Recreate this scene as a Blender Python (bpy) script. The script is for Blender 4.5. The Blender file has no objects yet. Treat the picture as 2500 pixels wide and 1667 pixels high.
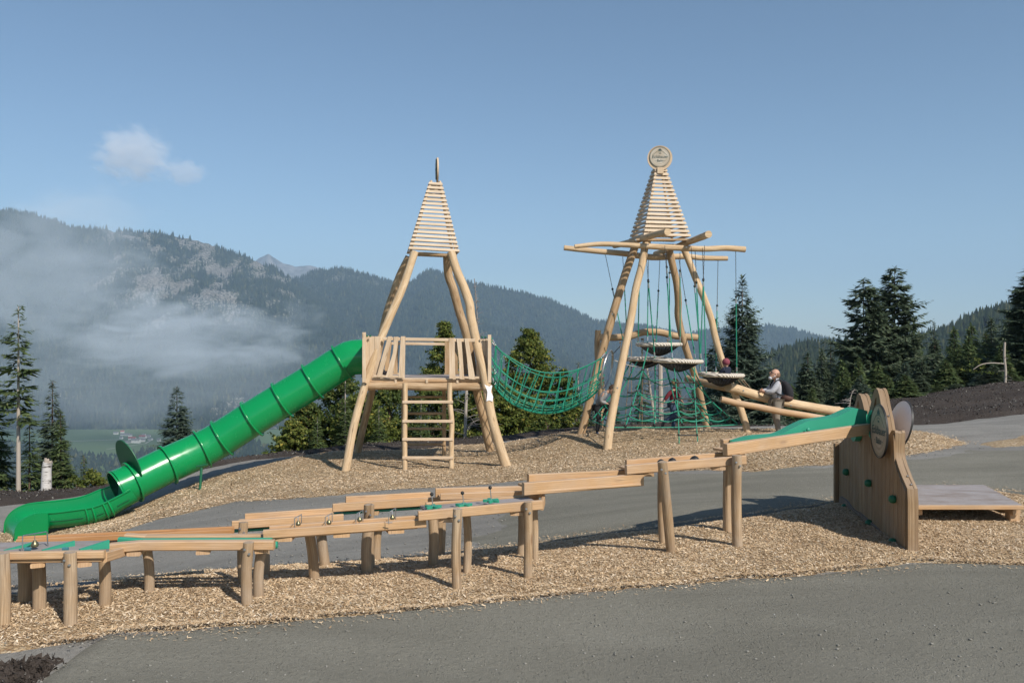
MIST = True
import bpy, bmesh, math, random
import numpy as np
from mathutils import Vector, Matrix, geometry, noise as mnoise
random.seed(7); rng = np.random.default_rng(7)
S = bpy.context.scene
COL = S.collection
F, CX, CY, CH = 2100.0, 1250.0, 833.5, 2.0      # focal length in photo pixels, centre, camera height

# ---------------------------------------------------------------- camera, sky, sun
cam = bpy.data.cameras.new('camera'); camo = bpy.data.objects.new('camera', cam); COL.objects.link(camo)
cam.sensor_width = 36; cam.lens = 36 * F / 2500; cam.clip_end = 60000; cam.clip_start = 0.05
camo.location = (0, 0, CH); camo.rotation_euler = (math.radians(90), 0, 0)
S.camera = camo
SUN_EL, SUN_AZ = math.radians(41), math.radians(142)      # azimuth clockwise from +Y
w = bpy.data.worlds.new('World'); S.world = w; w.use_nodes = True
nt = w.node_tree; bgn = nt.nodes['Background']
sky = nt.nodes.new('ShaderNodeTexSky'); sky.sky_type = 'NISHITA'; sky.sun_disc = False
sky.sun_elevation = SUN_EL; sky.sun_rotation = SUN_AZ; sky.altitude = 1800
sky.air_density = 1.0; sky.dust_density = 1.2; sky.ozone_density = 1.1
tint = nt.nodes.new('ShaderNodeMix'); tint.data_type = 'RGBA'; tint.blend_type = 'MULTIPLY'; tint.inputs[0].default_value = 1; tint.inputs[7].default_value = (.90, .99, .98, 1)
nt.links.new(sky.outputs[0], tint.inputs[6]); nt.links.new(tint.outputs[2], bgn.inputs[0]); bgn.inputs[1].default_value = 0.092
sl = bpy.data.lights.new('sun', 'SUN'); slo = bpy.data.objects.new('sun', sl); COL.objects.link(slo)
sl.energy = 4.0; sl.angle = math.radians(0.9); sl.color = (1.0, 0.94, 0.85)
sd = Vector((math.sin(SUN_AZ) * math.cos(SUN_EL), math.cos(SUN_AZ) * math.cos(SUN_EL), math.sin(SUN_EL)))
slo.rotation_euler = (-sd).to_track_quat('-Z', 'Y').to_euler(); slo.location = (10, -10, 20)
S.view_settings.view_transform = 'Standard'; S.view_settings.look = 'None'
S.view_settings.exposure = 0.35; S.view_settings.gamma = 1.0
S.cycles.volume_step_rate = 1.0; S.cycles.max_bounces = 6; S.cycles.volume_bounces = 2
S.cycles.diffuse_bounces = 3; S.cycles.transparent_max_bounces = 12; S.cycles.volume_max_steps = 64

def at(px, py, D):                                   # photo pixel + depth -> world point
    return Vector(((px - CX) / F * D, D, CH - (py - CY) / F * D))

# ---------------------------------------------------------------- numpy noise
def vnoise(x, y, seed=0):
    xi = np.floor(x).astype(np.int64); yi = np.floor(y).astype(np.int64)
    fx = x - xi; fy = y - yi
    def h(a, b):
        n = (a * 374761393 + b * 668265263 + seed * 974634777) & 0x7fffffff
        n = ((n ^ (n >> 13)) * 1274126177) & 0x7fffffff
        n = n ^ (n >> 16)
        return (n & 0xffff) / 65535.0
    ux = fx * fx * (3 - 2 * fx); uy = fy * fy * (3 - 2 * fy)
    return (h(xi, yi) * (1 - ux) + h(xi + 1, yi) * ux) * (1 - uy) + (h(xi, yi + 1) * (1 - ux) + h(xi + 1, yi + 1) * ux) * uy
def fbm(x, y, oct=4, seed=0, gain=.5, ridge=False):
    s = np.zeros_like(np.asarray(x, dtype=float)); a = 1.0; t = 0.0
    for i in range(oct):
        v = vnoise(x * 2**i + i * 17.3, y * 2**i - i * 9.1, seed + i)
        if ridge: v = 1 - np.abs(2 * v - 1)
        s = s + a * v; t += a; a *= gain
    return s / t

# ---------------------------------------------------------------- properties
def setp(o, label=None, cat=None, group=None, kind=None):
    if label: o['label'] = label
    if cat: o['category'] = cat
    if group: o['group'] = group
    if kind: o['kind'] = kind
    return o
def thing(name, label, cat, loc, group=None):
    o = bpy.data.objects.new(name, None); COL.objects.link(o); o.location = loc
    o.empty_display_size = .2
    return setp(o, label, cat, group)

def copy_thing(root, label=None, loc=None, rotz=None, scale=None, group=None):
    r = root.copy(); COL.objects.link(r)
    if label: r['label'] = label
    if group: r['group'] = group
    if loc is not None: r.location = loc
    if rotz is not None: r.rotation_euler = (0, 0, rotz)
    if scale is not None: r.scale = scale
    for ch in list(root.children):
        c = ch.copy(); COL.objects.link(c); c.parent = r
    return r

def worldloc(o):
    v = Vector((0, 0, 0))
    while o: v += o.location; o = o.parent
    return v

# ---------------------------------------------------------------- mesh builder (world coordinates)
def smooth_path(pts, n):
    P = [Vector(p) for p in pts]
    if len(P) < 3: return [P[0].lerp(P[-1], i / n) for i in range(n + 1)]
    P = [P[0] * 2 - P[1]] + P + [P[-1] * 2 - P[-2]]
    out = []; segs = len(P) - 3
    for i in range(n + 1):
        t = i / n * segs; k = min(int(t), segs - 1); u = t - k
        a, b, c, d = P[k:k + 4]
        out.append(.5 * ((2 * b) + (c - a) * u + (2 * a - 5 * b + 4 * c - d) * u * u + (3 * b - a - 3 * c + d) * u**3))
    return out

class MB:
    def __init__(s): s.v = []; s.f = []; s.uv = []
    def add(s, verts, faces, uvs):
        b = len(s.v); s.v += [tuple(v) for v in verts]
        for f, u in zip(faces, uvs): s.f.append([b + i for i in f]); s.uv.append(u)
        return s
    def prism(s, prof, A, B, up=(0, 0, 1), shear=0):
        """profile [(side, up)] swept from A to B"""
        A = Vector(A); B = Vector(B); d = (B - A); L = d.length; d.normalize()
        up = Vector(up); sd_ = d.cross(up)
        if sd_.length < 1e-4: up = Vector((0, 1, 0)); sd_ = d.cross(up)
        sd_.normalize(); u = sd_.cross(d).normalized()
        n = len(prof); V = [A + sd_ * p[0] + u * p[1] for p in prof] + [B + sd_ * p[0] + u * p[1] for p in prof]
        o = random.random() * 50; per = [0]
        for i in range(n):
            a, b = prof[i], prof[(i + 1) % n]; per.append(per[-1] + math.hypot(b[0] - a[0], b[1] - a[1]))
        Fc = []; U = []; v0 = random.random() * 20
        for i in range(n):
            j = (i + 1) % n
            Fc.append([i, j, n + j, n + i][::-1])
            U.append([(o + L, v0 + per[i]), (o + L, v0 + per[i + 1]), (o, v0 + per[i + 1]), (o, v0 + per[i])])
        Fc.append(list(range(n))); U.append([(o + p[1] * .3, v0 + p[0]) for p in prof])
        Fc.append([n + i for i in range(n)][::-1]); U.append([(o + p[1] * .3, v0 + p[0]) for p in prof][::-1])
        # orient consistently outward
        return s.add(V, Fc, U)
    def beam(s, A, B, w, h, up=(0, 0, 1), c=None):
        """w across, h along up; chamfered edges"""
        if c is None: c = min(.006, w * .2, h * .2)
        x, y = w / 2, h / 2
        pr = [(-x + c, -y), (x - c, -y), (x, -y + c), (x, y - c), (x - c, y), (-x + c, y), (-x, y - c), (-x, -y + c)]
        return s.prism(pr, A, B, up)
    def tube(s, pts, radii, n=12, segs=None, wob=0, caps=True, vis=None):
        P = smooth_path(pts, segs) if segs else [Vector(p) for p in pts]
        m = len(P)
        if isinstance(radii, (int, float)): R = [radii] * m
        else: R = [float(np.interp(i / (m - 1), np.linspace(0, 1, len(radii)), radii)) for i in range(m)]
        T = [(P[min(i + 1, m - 1)] - P[max(i - 1, 0)]).normalized() for i in range(m)]
        ref = Vector((0, 0, 1)) if abs(T[0].z) < .9 else Vector((0, 1, 0))
        side = T[0].cross(ref).normalized(); V = []; o = random.random() * 50; Ls = [0]
        sdn = random.random() * 100
        for i in range(m):
            if i: Ls.append(Ls[-1] + (P[i] - P[i - 1]).length)
            side = (side - T[i] * side.dot(T[i])).normalized(); u = side.cross(T[i])
            for k in range(n):
                a = 2 * math.pi * k / n; r = R[i]
                if wob: r *= 1 + wob * (mnoise.noise(Vector((math.cos(a) * .8 + sdn, math.sin(a) * .8, Ls[-1] * 1.3))) + .5 * mnoise.noise(Vector((math.cos(a) * 2 + sdn, math.sin(a) * 2, Ls[-1] * 5))))
                V.append(P[i] + side * math.cos(a) * r + u * math.sin(a) * r)
        Fc = []; U = []; rr = max(R)
        for i in range(m - 1):
            for k in range(n):
                j = (k + 1) % n
                Fc.append([i * n + k, i * n + j, (i + 1) * n + j, (i + 1) * n + k][::-1])
                v1, v2 = rr * 6.283 * k / n, rr * 6.283 * (k + 1) / n
                U.append([(o + Ls[i + 1], v1), (o + Ls[i + 1], v2), (o + Ls[i], v2), (o + Ls[i], v1)])
        if caps:
            for base, rev in ((0, False), ((m - 1) * n, True)):
                idx = [base + k for k in range(n)]; uu = [(o + 60 + .3 * math.cos(6.283 * k / n) * rr, .3 * math.sin(6.283 * k / n) * rr) for k in range(n)]
                Fc.append(idx[::-1] if rev else idx); U.append(uu[::-1] if rev else uu)
        return s.add(V, Fc, U)
    def lathe(s, prof, C, axis=(0, 0, 1), n=20):
        """prof [(r, h)] around axis through C"""
        ax = Vector(axis).normalized(); q = ax.to_track_quat('Z', 'Y'); C = Vector(C); V = []; Fc = []; U = []
        for (r, h) in prof:
            for k in range(n):
                a = 2 * math.pi * k / n; V.append(C + q @ Vector((r * math.cos(a), r * math.sin(a), h)))
        for i in range(len(prof) - 1):
            for k in range(n):
                j = (k + 1) % n; Fc.append([i * n + k, i * n + j, (i + 1) * n + j, (i + 1) * n + k])
                U.append([(k / n, i * .1), ((k + 1) / n, i * .1), ((k + 1) / n, i * .1 + .1), (k / n, i * .1 + .1)])
        return s.add(V, Fc, U)
    def plate(s, outline, holes, to3, thick, nrm):
        """outline/holes lists of 2D; to3 maps 2D->3D; extruded by thick along nrm"""
        loops = [[Vector((p[0], p[1], 0)) for p in L] for L in [outline] + list(holes)]
        tri = geometry.tessellate_polygon(loops)
        flat = [p for L in loops for p in L]; n = len(flat); nrm = Vector(nrm).normalized()
        V = [Vector(to3(p.x, p.y)) for p in flat]; V += [v + nrm * thick for v in V]
        Fc = []; U = []; o = random.random() * 30
        for t in tri:
            Fc.append(list(t)); U.append([(o + flat[i].y, flat[i].x) for i in t])
            Fc.append([n + i for i in t][::-1]); U.append([(o + flat[i].y, flat[i].x) for i in t][::-1])
        b = 0
        for L in loops:
            m = len(L); acc = 0
            for i in range(m):
                j = (i + 1) % m; l = (L[j] - L[i]).length
                Fc.append([b + i, b + j, n + b + j, n + b + i]); U.append([(o + acc, 0), (o + acc + l, 0), (o + acc + l, thick), (o + acc, thick)]); acc += l
            b += m
        return s.add(V, Fc, U)
    def sphere(s, C, r, n=12, sc=(1, 1, 1), q=None):
        prof = [(math.sin(math.pi * i / (n // 2 + 1)) , -math.cos(math.pi * i / (n // 2 + 1))) for i in range(n // 2 + 2)]
        m = MB(); m.lathe(prof, (0, 0, 0), (0, 0, 1), n)
        C = Vector(C)
        V = [Vector((v[0] * sc[0] * r, v[1] * sc[1] * r, v[2] * sc[2] * r)) for v in m.v]
        if q: V = [q @ v for v in V]
        return s.add([C + v for v in V], m.f, m.uv)
    def build(s, name, mat, parent=None, loc=None, smooth=True, angle=40):
        me = bpy.data.meshes.new(name)
        L = worldloc(parent) if parent else (Vector(loc) if loc is not None else Vector((0, 0, 0)))
        if not parent and loc is None and s.v:
            A = np.array(s.v); L = Vector((float(A[:, 0].mean()), float(A[:, 1].mean()), float(A[:, 2].min())))
        me.from_pydata([(v[0] - L.x, v[1] - L.y, v[2] - L.z) for v in s.v], [], s.f)
        uvl = me.uv_layers.new(name='UVMap')
        flat = [c for f in s.uv for c in f]
        uvl.data.foreach_set('uv', [c for p in flat for c in p])
        bm = bmesh.new(); bm.from_mesh(me); bmesh.ops.remove_doubles(bm, verts=bm.verts, dist=1e-6)
        bmesh.ops.recalc_face_normals(bm, faces=bm.faces); bm.to_mesh(me); bm.free()
        if smooth:
            me.shade_smooth(); me.set_sharp_from_angle(angle=math.radians(angle))
        if mat: me.materials.append(mat)
        o = bpy.data.objects.new(name, me); COL.objects.link(o)
        if parent: o.parent = parent
        else: o.location = L
        return o

def np_mesh(name, V, faces_n, mat, n=4, smooth=False, attrs=None, loc=None):
    """V (N*n,3) un-shared polygons, or with faces_n an index array (M,n)"""
    me = bpy.data.meshes.new(name)
    V = np.asarray(V, dtype=np.float32).reshape(-1, 3)
    if faces_n is None: faces_n = np.arange(len(V)).reshape(-1, n)
    faces_n = np.asarray(faces_n, dtype=np.int32); n = faces_n.shape[1]
    me.vertices.add(len(V)); me.vertices.foreach_set('co', V.ravel())
    me.loops.add(faces_n.size); me.loops.foreach_set('vertex_index', faces_n.ravel())
    me.polygons.add(len(faces_n)); me.polygons.foreach_set('loop_start', np.arange(0, faces_n.size, n, dtype=np.int32))
    me.polygons.foreach_set('loop_total', np.full(len(faces_n), n, dtype=np.int32)) if False else None
    me.update(calc_edges=True)
    if smooth: me.shade_smooth()
    if attrs:
        for k, a in attrs.items():
            at_ = me.attributes.new(k, 'FLOAT', 'POINT'); at_.data.foreach_set('value', np.asarray(a, dtype=np.float32).ravel())
    if mat: me.materials.append(mat)
    o = bpy.data.objects.new(name, me); COL.objects.link(o)
    if loc is not None: o.location = loc
    return o

# ---------------------------------------------------------------- materials
def lin(c):
    return tuple(((x / 255 / 12.92) if x / 255 <= .04045 else ((x / 255 + .055) / 1.055)**2.4) for x in c)
class NT:
    def __init__(s, name, rough=.8, spec=.3):
        s.m = bpy.data.materials.new(name); s.m.use_nodes = True; s.t = s.m.node_tree
        s.b = s.t.nodes['Principled BSDF']; s.b.inputs['Roughness'].default_value = rough
        s.b.inputs['Specular IOR Level'].default_value = spec
        s.out = s.t.nodes['Material Output']
    def n(s, typ, **kw):
        nd = s.t.nodes.new('ShaderNode' + typ)
        for k, v in kw.items():
            if k.startswith('i_'): nd.inputs[int(k[2:])].default_value = v
            else: setattr(nd, k, v)
        return nd
    def l(s, a, b): s.t.links.new(a, b)
    def coord(s, kind='Object', scale=(1, 1, 1)):
        tc = s.n('TexCoord'); mp = s.n('Mapping'); mp.inputs['Scale'].default_value = scale
        s.l(tc.outputs[kind], mp.inputs[0]); return mp.outputs[0]
    def noise(s, vec, scale, detail=4, rough=.55, dist=0):
        nd = s.n('TexNoise'); nd.inputs['Scale'].default_value = scale; nd.inputs['Detail'].default_value = detail
        nd.inputs['Roughness'].default_value = rough; nd.inputs['Distortion'].default_value = dist
        s.l(vec, nd.inputs['Vector']); return nd.outputs['Fac']
    def ramp(s, fac, stops):
        r = s.n('ValToRGB'); e = r.color_ramp.elements
        while len(e) > 1: e.remove(e[-1])
        e[0].position = stops[0][0]; c = stops[0][1]; e[0].color = (*c, 1) if len(c) == 3 else c
        for p, c in stops[1:]:
            x = e.new(p); x.color = (*c, 1) if len(c) == 3 else c
        s.l(fac, r.inputs[0]); return r.outputs[0]
    def mix(s, fac, a, b, mode='MIX'):
        m = s.n('Mix', data_type='RGBA', blend_type=mode)
        for sock, v in ((m.inputs[0], fac), (m.inputs[6], a), (m.inputs[7], b)):
            if hasattr(v, 'is_linked') or hasattr(v, 'node'): s.l(v, sock)
            elif isinstance(v, (int, float)): sock.default_value = v
            else: sock.default_value = (*v, 1) if len(v) == 3 else v
        return m.outputs[2]
    def math(s, op, a, b=0.0, clamp=False):
        m = s.n('Math', operation=op, use_clamp=clamp)
        for sock, v in ((m.inputs[0], a), (m.inputs[1], b)):
            if hasattr(v, 'node'): s.l(v, sock)
            else: sock.default_value = v
        return m.outputs[0]
    def bump(s, h, strength=.3, dist=.01):
        b = s.n('Bump'); b.inputs['Strength'].default_value = strength; b.inputs['Distance'].default_value = dist
        s.l(h, b.inputs['Height']); s.l(b.outputs[0], s.b.inputs['Normal']); return b
    def col(s, c):
        if hasattr(c, 'node'): s.l(c, s.b.inputs['Base Color'])
        else: s.b.inputs['Base Color'].default_value = (*c, 1)
        return s.m
def plain(name, c, rough=.6, metal=0, spec=.4):
    t = NT(name, rough, spec); t.b.inputs['Metallic'].default_value = metal
    v = t.coord(); f = t.noise(v, 9, 3); t.col(t.mix(t.math('MULTIPLY', f, .35), c, tuple(x * .6 for x in c))); return t.m
def wood(name, light, dark, grain=1.0, knots=True, grey=0.0, greycol=(.36, .33, .31), rough=.75, var=.35, red=None):
    """grain follows U (metres along the piece)"""
    t = NT(name, rough, .25)
    uv = t.coord('UV', (1.1, 22 * grain, 1)); isl = t.math('FRACT', t.math('ADD', t.n('NewGeometry').outputs['Random Per Island'], t.n('ObjectInfo').outputs['Random']))
    wv = t.n('TexWave'); 
    f1 = t.noise(uv, 2.2, 5, .6, .8)
    uv2 = t.coord('UV', (3, 90, 1)); f2 = t.noise(uv2, 2.0, 3, .6)
    dark = tuple(x * y for x, y in zip(dark, (.86, .80, .72)))
    base = t.mix(t.ramp(f1, [(.33, (0, 0, 0)), (.66, (1, 1, 1))]), light, dark)
    base = t.mix(t.math('MULTIPLY', f2, .35), base, tuple(x * .62 for x in dark))
    # growth-ring arches
    uv3 = t.coord('UV', (1.4, 9, 1)); wv.inputs['Scale'].default_value = 2.0; wv.bands_direction = 'Y'
    wv.inputs['Distortion'].default_value = 7.0; wv.inputs['Detail'].default_value = 2; wv.inputs['Detail Scale'].default_value = .6
    t.l(uv3, wv.inputs['Vector'])
    base = t.mix(t.math('MULTIPLY', t.ramp(wv.outputs['Fac'], [(.6, (0, 0, 0)), (.95, (1, 1, 1))]), .42), base, tuple(x * .55 for x in dark))
    if knots:
        uv4 = t.coord('UV', (2.2, 7, 1)); vo = t.n('TexVoronoi'); vo.inputs['Scale'].default_value = 1.0; t.l(uv4, vo.inputs['Vector'])
        k = t.ramp(vo.outputs['Distance'], [(.05, (1, 1, 1)), (.15, (0, 0, 0))])
        base = t.mix(t.math('MULTIPLY', k, .7), base, (.17, .085, .04))
    base = t.mix(t.math('MULTIPLY', isl, var), base, tuple(x * .78 for x in dark))
    if red: base = t.mix(t.math('MULTIPLY', t.noise(t.coord('UV', (.6, 3, 1)), 1.3), .6), base, red)
    if grey:
        g = t.noise(t.coord('Object', (1, 1, 1)), 3.0, 6, .65)
        geo = t.n('NewGeometry'); sx = t.n('SeparateXYZ'); t.l(geo.outputs['True Normal'], sx.inputs[0])
        up = t.math('MULTIPLY', t.math('MAXIMUM', sx.outputs[2], 0), .55)
        gm = t.math('MULTIPLY', t.ramp(g, [(.38, (0, 0, 0)), (.7, (1, 1, 1))]), grey)
        base = t.mix(t.math('ADD', gm, t.math('MULTIPLY', up, min(1, grey * 1.6)), True), base, greycol)
    # drying cracks along the grain and faint blotches
    cr = t.noise(t.coord('UV', (.8, 38 * grain**.9, 1)), 1.0, 2, .5, .4); crk = t.ramp(cr, [(.665, (0,)*3), (.70, (1,)*3)])
    base = t.mix(t.math('MULTIPLY', crk, .55), base, (.13, .08, .045))
    bl_ = t.noise(t.coord('UV', (.8, 2.5, 1)), 1.6, 4, .6); base = t.mix(t.math('MULTIPLY', t.ramp(bl_, [(.46, (0,)*3), (.68, (1,)*3)]), .5), base, tuple(x * .68 for x in dark))
    t.bump(t.math('SUBTRACT', t.math('ADD', f1, t.math('MULTIPLY', f2, .6)), crk), .35, .005)
    return t.col(base)
M = {}
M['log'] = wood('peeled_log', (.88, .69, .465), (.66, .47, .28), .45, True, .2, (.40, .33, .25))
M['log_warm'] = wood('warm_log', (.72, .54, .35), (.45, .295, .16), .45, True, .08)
M['board'] = wood('pale_board', (.88, .72, .55), (.74, .57, .40), 1, True, 0, var=.3)
M['slat'] = wood('spire_slat', (.88, .76, .62), (.76, .62, .47), 1, False, 0, var=.5)
M['larch'] = wood('larch_board', (.78, .55, .33), (.58, .38, .205), 1, True, .32, (.42, .36, .31), red=(.50, .28, .14))
M['larch_orange'] = wood('orange_larch_board', (.56, .32, .15), (.45, .235, .10), 1, True, .1, red=(.5, .25, .1))
M['post'] = wood('weathered_post', (.62, .455, .29), (.40, .275, .165), .5, True, .45, (.36, .31, .26))
M['wallwood'] = wood('wall_board', (.46, .32, .19), (.33, .215, .12), 1, True, .25, (.34, .29, .25), var=.6)
M['deck'] = wood('grey_deck', (.33, .275, .24), (.25, .20, .17), 1, True, .9, (.31, .285, .28), var=.6)
M['slabwood'] = wood('bark_slab', (.30, .23, .18), (.2, .15, .115), .6, True, .7, (.25, .22, .2))
M['steel'] = plain('galvanised_steel', (.5, .5, .5), .35, .9)
M['darksteel'] = plain('dark_steel', (.12, .11, .1), .4, .8)
M['rubber'] = plain('black_rubber', (.02, .02, .02), .5)
M['brass'] = plain('brass', (.30, .26, .15), .35, .9)
M['green_hdpe'] = plain('green_board', (.035, .30, .19), .45)
M['rope_green'] = plain('green_rope', (.010, .235, .145), .6)
M['rope_beige'] = plain('beige_rope', (.52, .45, .37), .85)
M['rope_brown'] = plain('brown_rope', (.30, .22, .15), .9)
M['netblack'] = plain('black_net', (.02, .018, .016), .8)
t = NT('white_paint', .4, .5); M['white'] = t.col((.93, .92, .94))
tg = NT('green_slide_plastic', .22, .5); f = tg.noise(tg.coord(), 3, 4)
tg.col(tg.mix(f, (.003, .27, .078), (.003, .235, .066))); tg.bump(tg.noise(tg.coord(), 40, 2), .03, .002)
tg.l(tg.ramp(tg.noise(tg.coord(), 5, 6, .7), [(.3, (.16,) * 3), (.8, (.34,) * 3)]), tg.b.inputs['Roughness']); M['slide'] = tg.m
M['slide_dark'] = plain('dark_green_plate', (.012, .12, .055), .5)
# ---------------------------------------------------------------- ground heights (thin-plate spline through surveyed points)
S.cycles.use_denoising = True
_c = []
for px in (-700, 0, 500, 1250, 2000, 2500, 3300):
    for D in (3.5, 5.5, 7.0): _c.append(((px - CX) / F * D, D, 0.0))
for px, py, D in [(60,1322,17.8),(0,1240,20.5),(0,1212,23),(-250,1230,22),(-300,1400,12),(0,1385,12),(60,1440,8.6),(300,1268,17.8),(300,1395,10.6),(500,1392,8.7),
        (500,1300,12),(500,1240,15.6),(487,1198,18.6),(420,1162,21.5),(270,1198,23.5),(700,1114,23),(600,1122,23.2),(860,1205,15.3),(850,1158,18.4),(870,1114,21.5),(1240,1148,18.4),(1200,1108,21.5),
        (1000,1295,11.2),(1000,1365,8.7),(1000,1094,23.6),(1060,1082,25.5),(880,1095,24.5),(1250,1330,9.2),(1250,1180,15.8),(1250,1240,12.5),(1250,1072,25.5),(1480,1107,19),(1417,1067,21),
        (1830,1063,20.5),(1727,1047,22.8),(1660,1110,17.3),(1640,1150,15),(1640,1250,10.15),(1900,1041,25),(1500,1046,25),(2050,1130,14.3),(2050,1060,20),(2350,1078,17.8),
        (2350,1040,21.5),(2500,1010,25),(2213,1039,25.5),(2312,1033,25.5),(2500,1100,15.2),(2500,1060,18.6),(2500,1200,11.4),(2700,1000,26),(2100,1225,10.6),(2750,1200,11),(3000,1100,16)]:
    _c.append(tuple(at(px, py, D)))
for px, z in [(-400, -6.6), (0, -6.0), (400, -5.2), (800, -4.5), (1200, -4), (1600, -3.2), (1900, -2.6)]: _c.append(((px - CX) / F * 34, 34, z))
for px, py, D in [(2100,988,33),(2215,984,33),(2330,957,33),(2420,945,33),(2500,938,33),(2750,915,33)]: _c.append(tuple(at(px, py, D)))
for px, z in [(2100, -2.0), (2300, -1.2), (2500, -.6), (2800, .2)]: _c.append(((px - CX) / F * 42, 42, z))
_c = np.array(_c); _n = len(_c)
def _U(r2): return np.where(r2 < 1e-12, 0, r2 * np.log(r2 + 1e-12) * .5)
_K = _U((_c[:, None, 0] - _c[None, :, 0])**2 + (_c[:, None, 1] - _c[None, :, 1])**2) + np.eye(_n) * .02
_P = np.c_[np.ones(_n), _c[:, :2]]
_A = np.block([[_K, _P], [_P.T, np.zeros((3, 3))]])
_W = np.linalg.solve(_A, np.r_[_c[:, 2], 0, 0, 0])
def gz(x, y):
    x = np.asarray(x, float); y = np.asarray(y, float); sh = x.shape; x = x.ravel(); y = y.ravel(); out = np.empty_like(x)
    yc = np.clip(y, 1.0, 42); xs = np.clip(x, -.62 * yc - 3, .62 * yc + 3)
    for i in range(0, len(x), 20000):
        a, b = xs[i:i + 20000], yc[i:i + 20000]
        out[i:i + 20000] = _U((a[:, None] - _c[None, :, 0])**2 + (b[:, None] - _c[None, :, 1])**2) @ _W[:_n] + _W[_n] + _W[_n + 1] * a + _W[_n + 2] * b
    far = np.clip(y - 42, 0, None); tpx = np.clip(x / np.maximum(y, 1) / .6, -1, 1)
    drop = far * (.34 - .22 * np.clip(tpx, 0, 1))
    out = np.maximum(out - drop, -330)
    return out.reshape(sh)
def g1(x, y): return float(gz(np.array([x]), np.array([y]))[0])
def hit(px, py, Dmax=60):
    """where the sight line of a photo pixel meets the ground"""
    D = np.linspace(3, Dmax, 3000); x = (px - CX) / F * D; z = CH - (py - CY) / F * D
    d = z - gz(x, D); k = np.argmax(d < 0)
    if d[k] >= 0: return None
    return (float(x[k]), float(D[k]))

GRAVEL = None
def gravel_mat(name, c1, c2, peb, scale=1.0, pamt=.5):
    t = NT(name, .95, .15); v = t.coord()
    a = t.noise(v, .5, 4, .6); b = t.noise(v, 14 * scale, 5, .7); c = t.noise(v, 70 * scale, 3, .7)
    base = t.mix(t.ramp(a, [(.35, (0,)*3), (.65, (1,)*3)]), c1, c2)
    base = t.mix(t.math('MULTIPLY', t.ramp(b, [(.4, (0,)*3), (.75, (1,)*3)]), .45), base, tuple(x * .55 for x in c1))
    base = t.mix(t.math('MULTIPLY', t.ramp(c, [(.45, (0,)*3), (.7, (1,)*3)]), .35), base, tuple(x * 1.5 for x in c2))
    vo = t.n('TexVoronoi'); vo.inputs['Scale'].default_value = 26 * scale; t.l(v, vo.inputs['Vector'])
    sepc = t.n('SeparateColor'); t.l(vo.outputs['Color'], sepc.inputs[0])
    stone = t.math('MULTIPLY', t.ramp(vo.outputs['Distance'], [(.18, (1,)*3), (.34, (0,)*3)]), t.ramp(sepc.outputs[0], [(.72, (0,)*3), (.8, (1,)*3)]))
    base = t.mix(t.math('MULTIPLY', stone, pamt), base, peb)
    vo2 = t.n('TexVoronoi'); vo2.inputs['Scale'].default_value = 75 * scale; t.l(v, vo2.inputs['Vector'])
    base = t.mix(t.math('MULTIPLY', t.ramp(vo2.outputs['Distance'], [(.1, (1,)*3), (.5, (0,)*3)]), .3), base, tuple(x * 1.7 for x in c2))
    # damp streaks and tyre-smoothed bands
    st = t.noise(t.coord('Object', (.22, .9, 1)), 1.0, 5, .6, 1.2)
    base = t.mix(t.math('MULTIPLY', t.ramp(st, [(.42, (0,)*3), (.60, (1,)*3)]), .38), base, tuple(x * .68 for x in c1))
    t.bump(t.math('ADD', t.math('ADD', b, c), stone), .9, .02)
    return t.col(base)
M['gravel'] = gravel_mat('grey_gravel', (.25, .236, .212), (.315, .30, .272), (.42, .40, .37), 1.3, .45)
M['gravel_dark'] = gravel_mat('compacted_gravel', (.225, .212, .172), (.275, .26, .215), (.35, .34, .30), 1.7, .15)
M['soil'] = gravel_mat('dark_soil', (.050, .040, .034), (.08, .064, .054), (.34, .31, .28), 1.2, .7)

# ---------------------------------------------------------------- ground sheet
pxs = np.linspace(-750, 3250, 360)
Ds = np.r_[np.linspace(2.2, 45, 330), np.geomspace(46, 1500, 60)]
PX, DD = np.meshgrid(pxs, Ds); gx = (PX - CX) / F * DD; gy = DD
gzv = gz(gx, gy) + .018 * (fbm(gx * .8, gy * .8, 4, 3) - .5) * np.clip(gy / 6, .4, 1.4) + .02 * (fbm(gx * 4, gy * 4, 3, 9) - .5)
nr, nc = PX.shape
idx = np.arange(nr * nc).reshape(nr, nc)
fc = np.stack([idx[:-1, :-1], idx[:-1, 1:], idx[1:, 1:], idx[1:, :-1]], -1).reshape(-1, 4)
go = np_mesh('ground', np.stack([gx, gy, gzv], -1).reshape(-1, 3), fc, M['gravel'], smooth=True); go['kind'] = 'structure'

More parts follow.
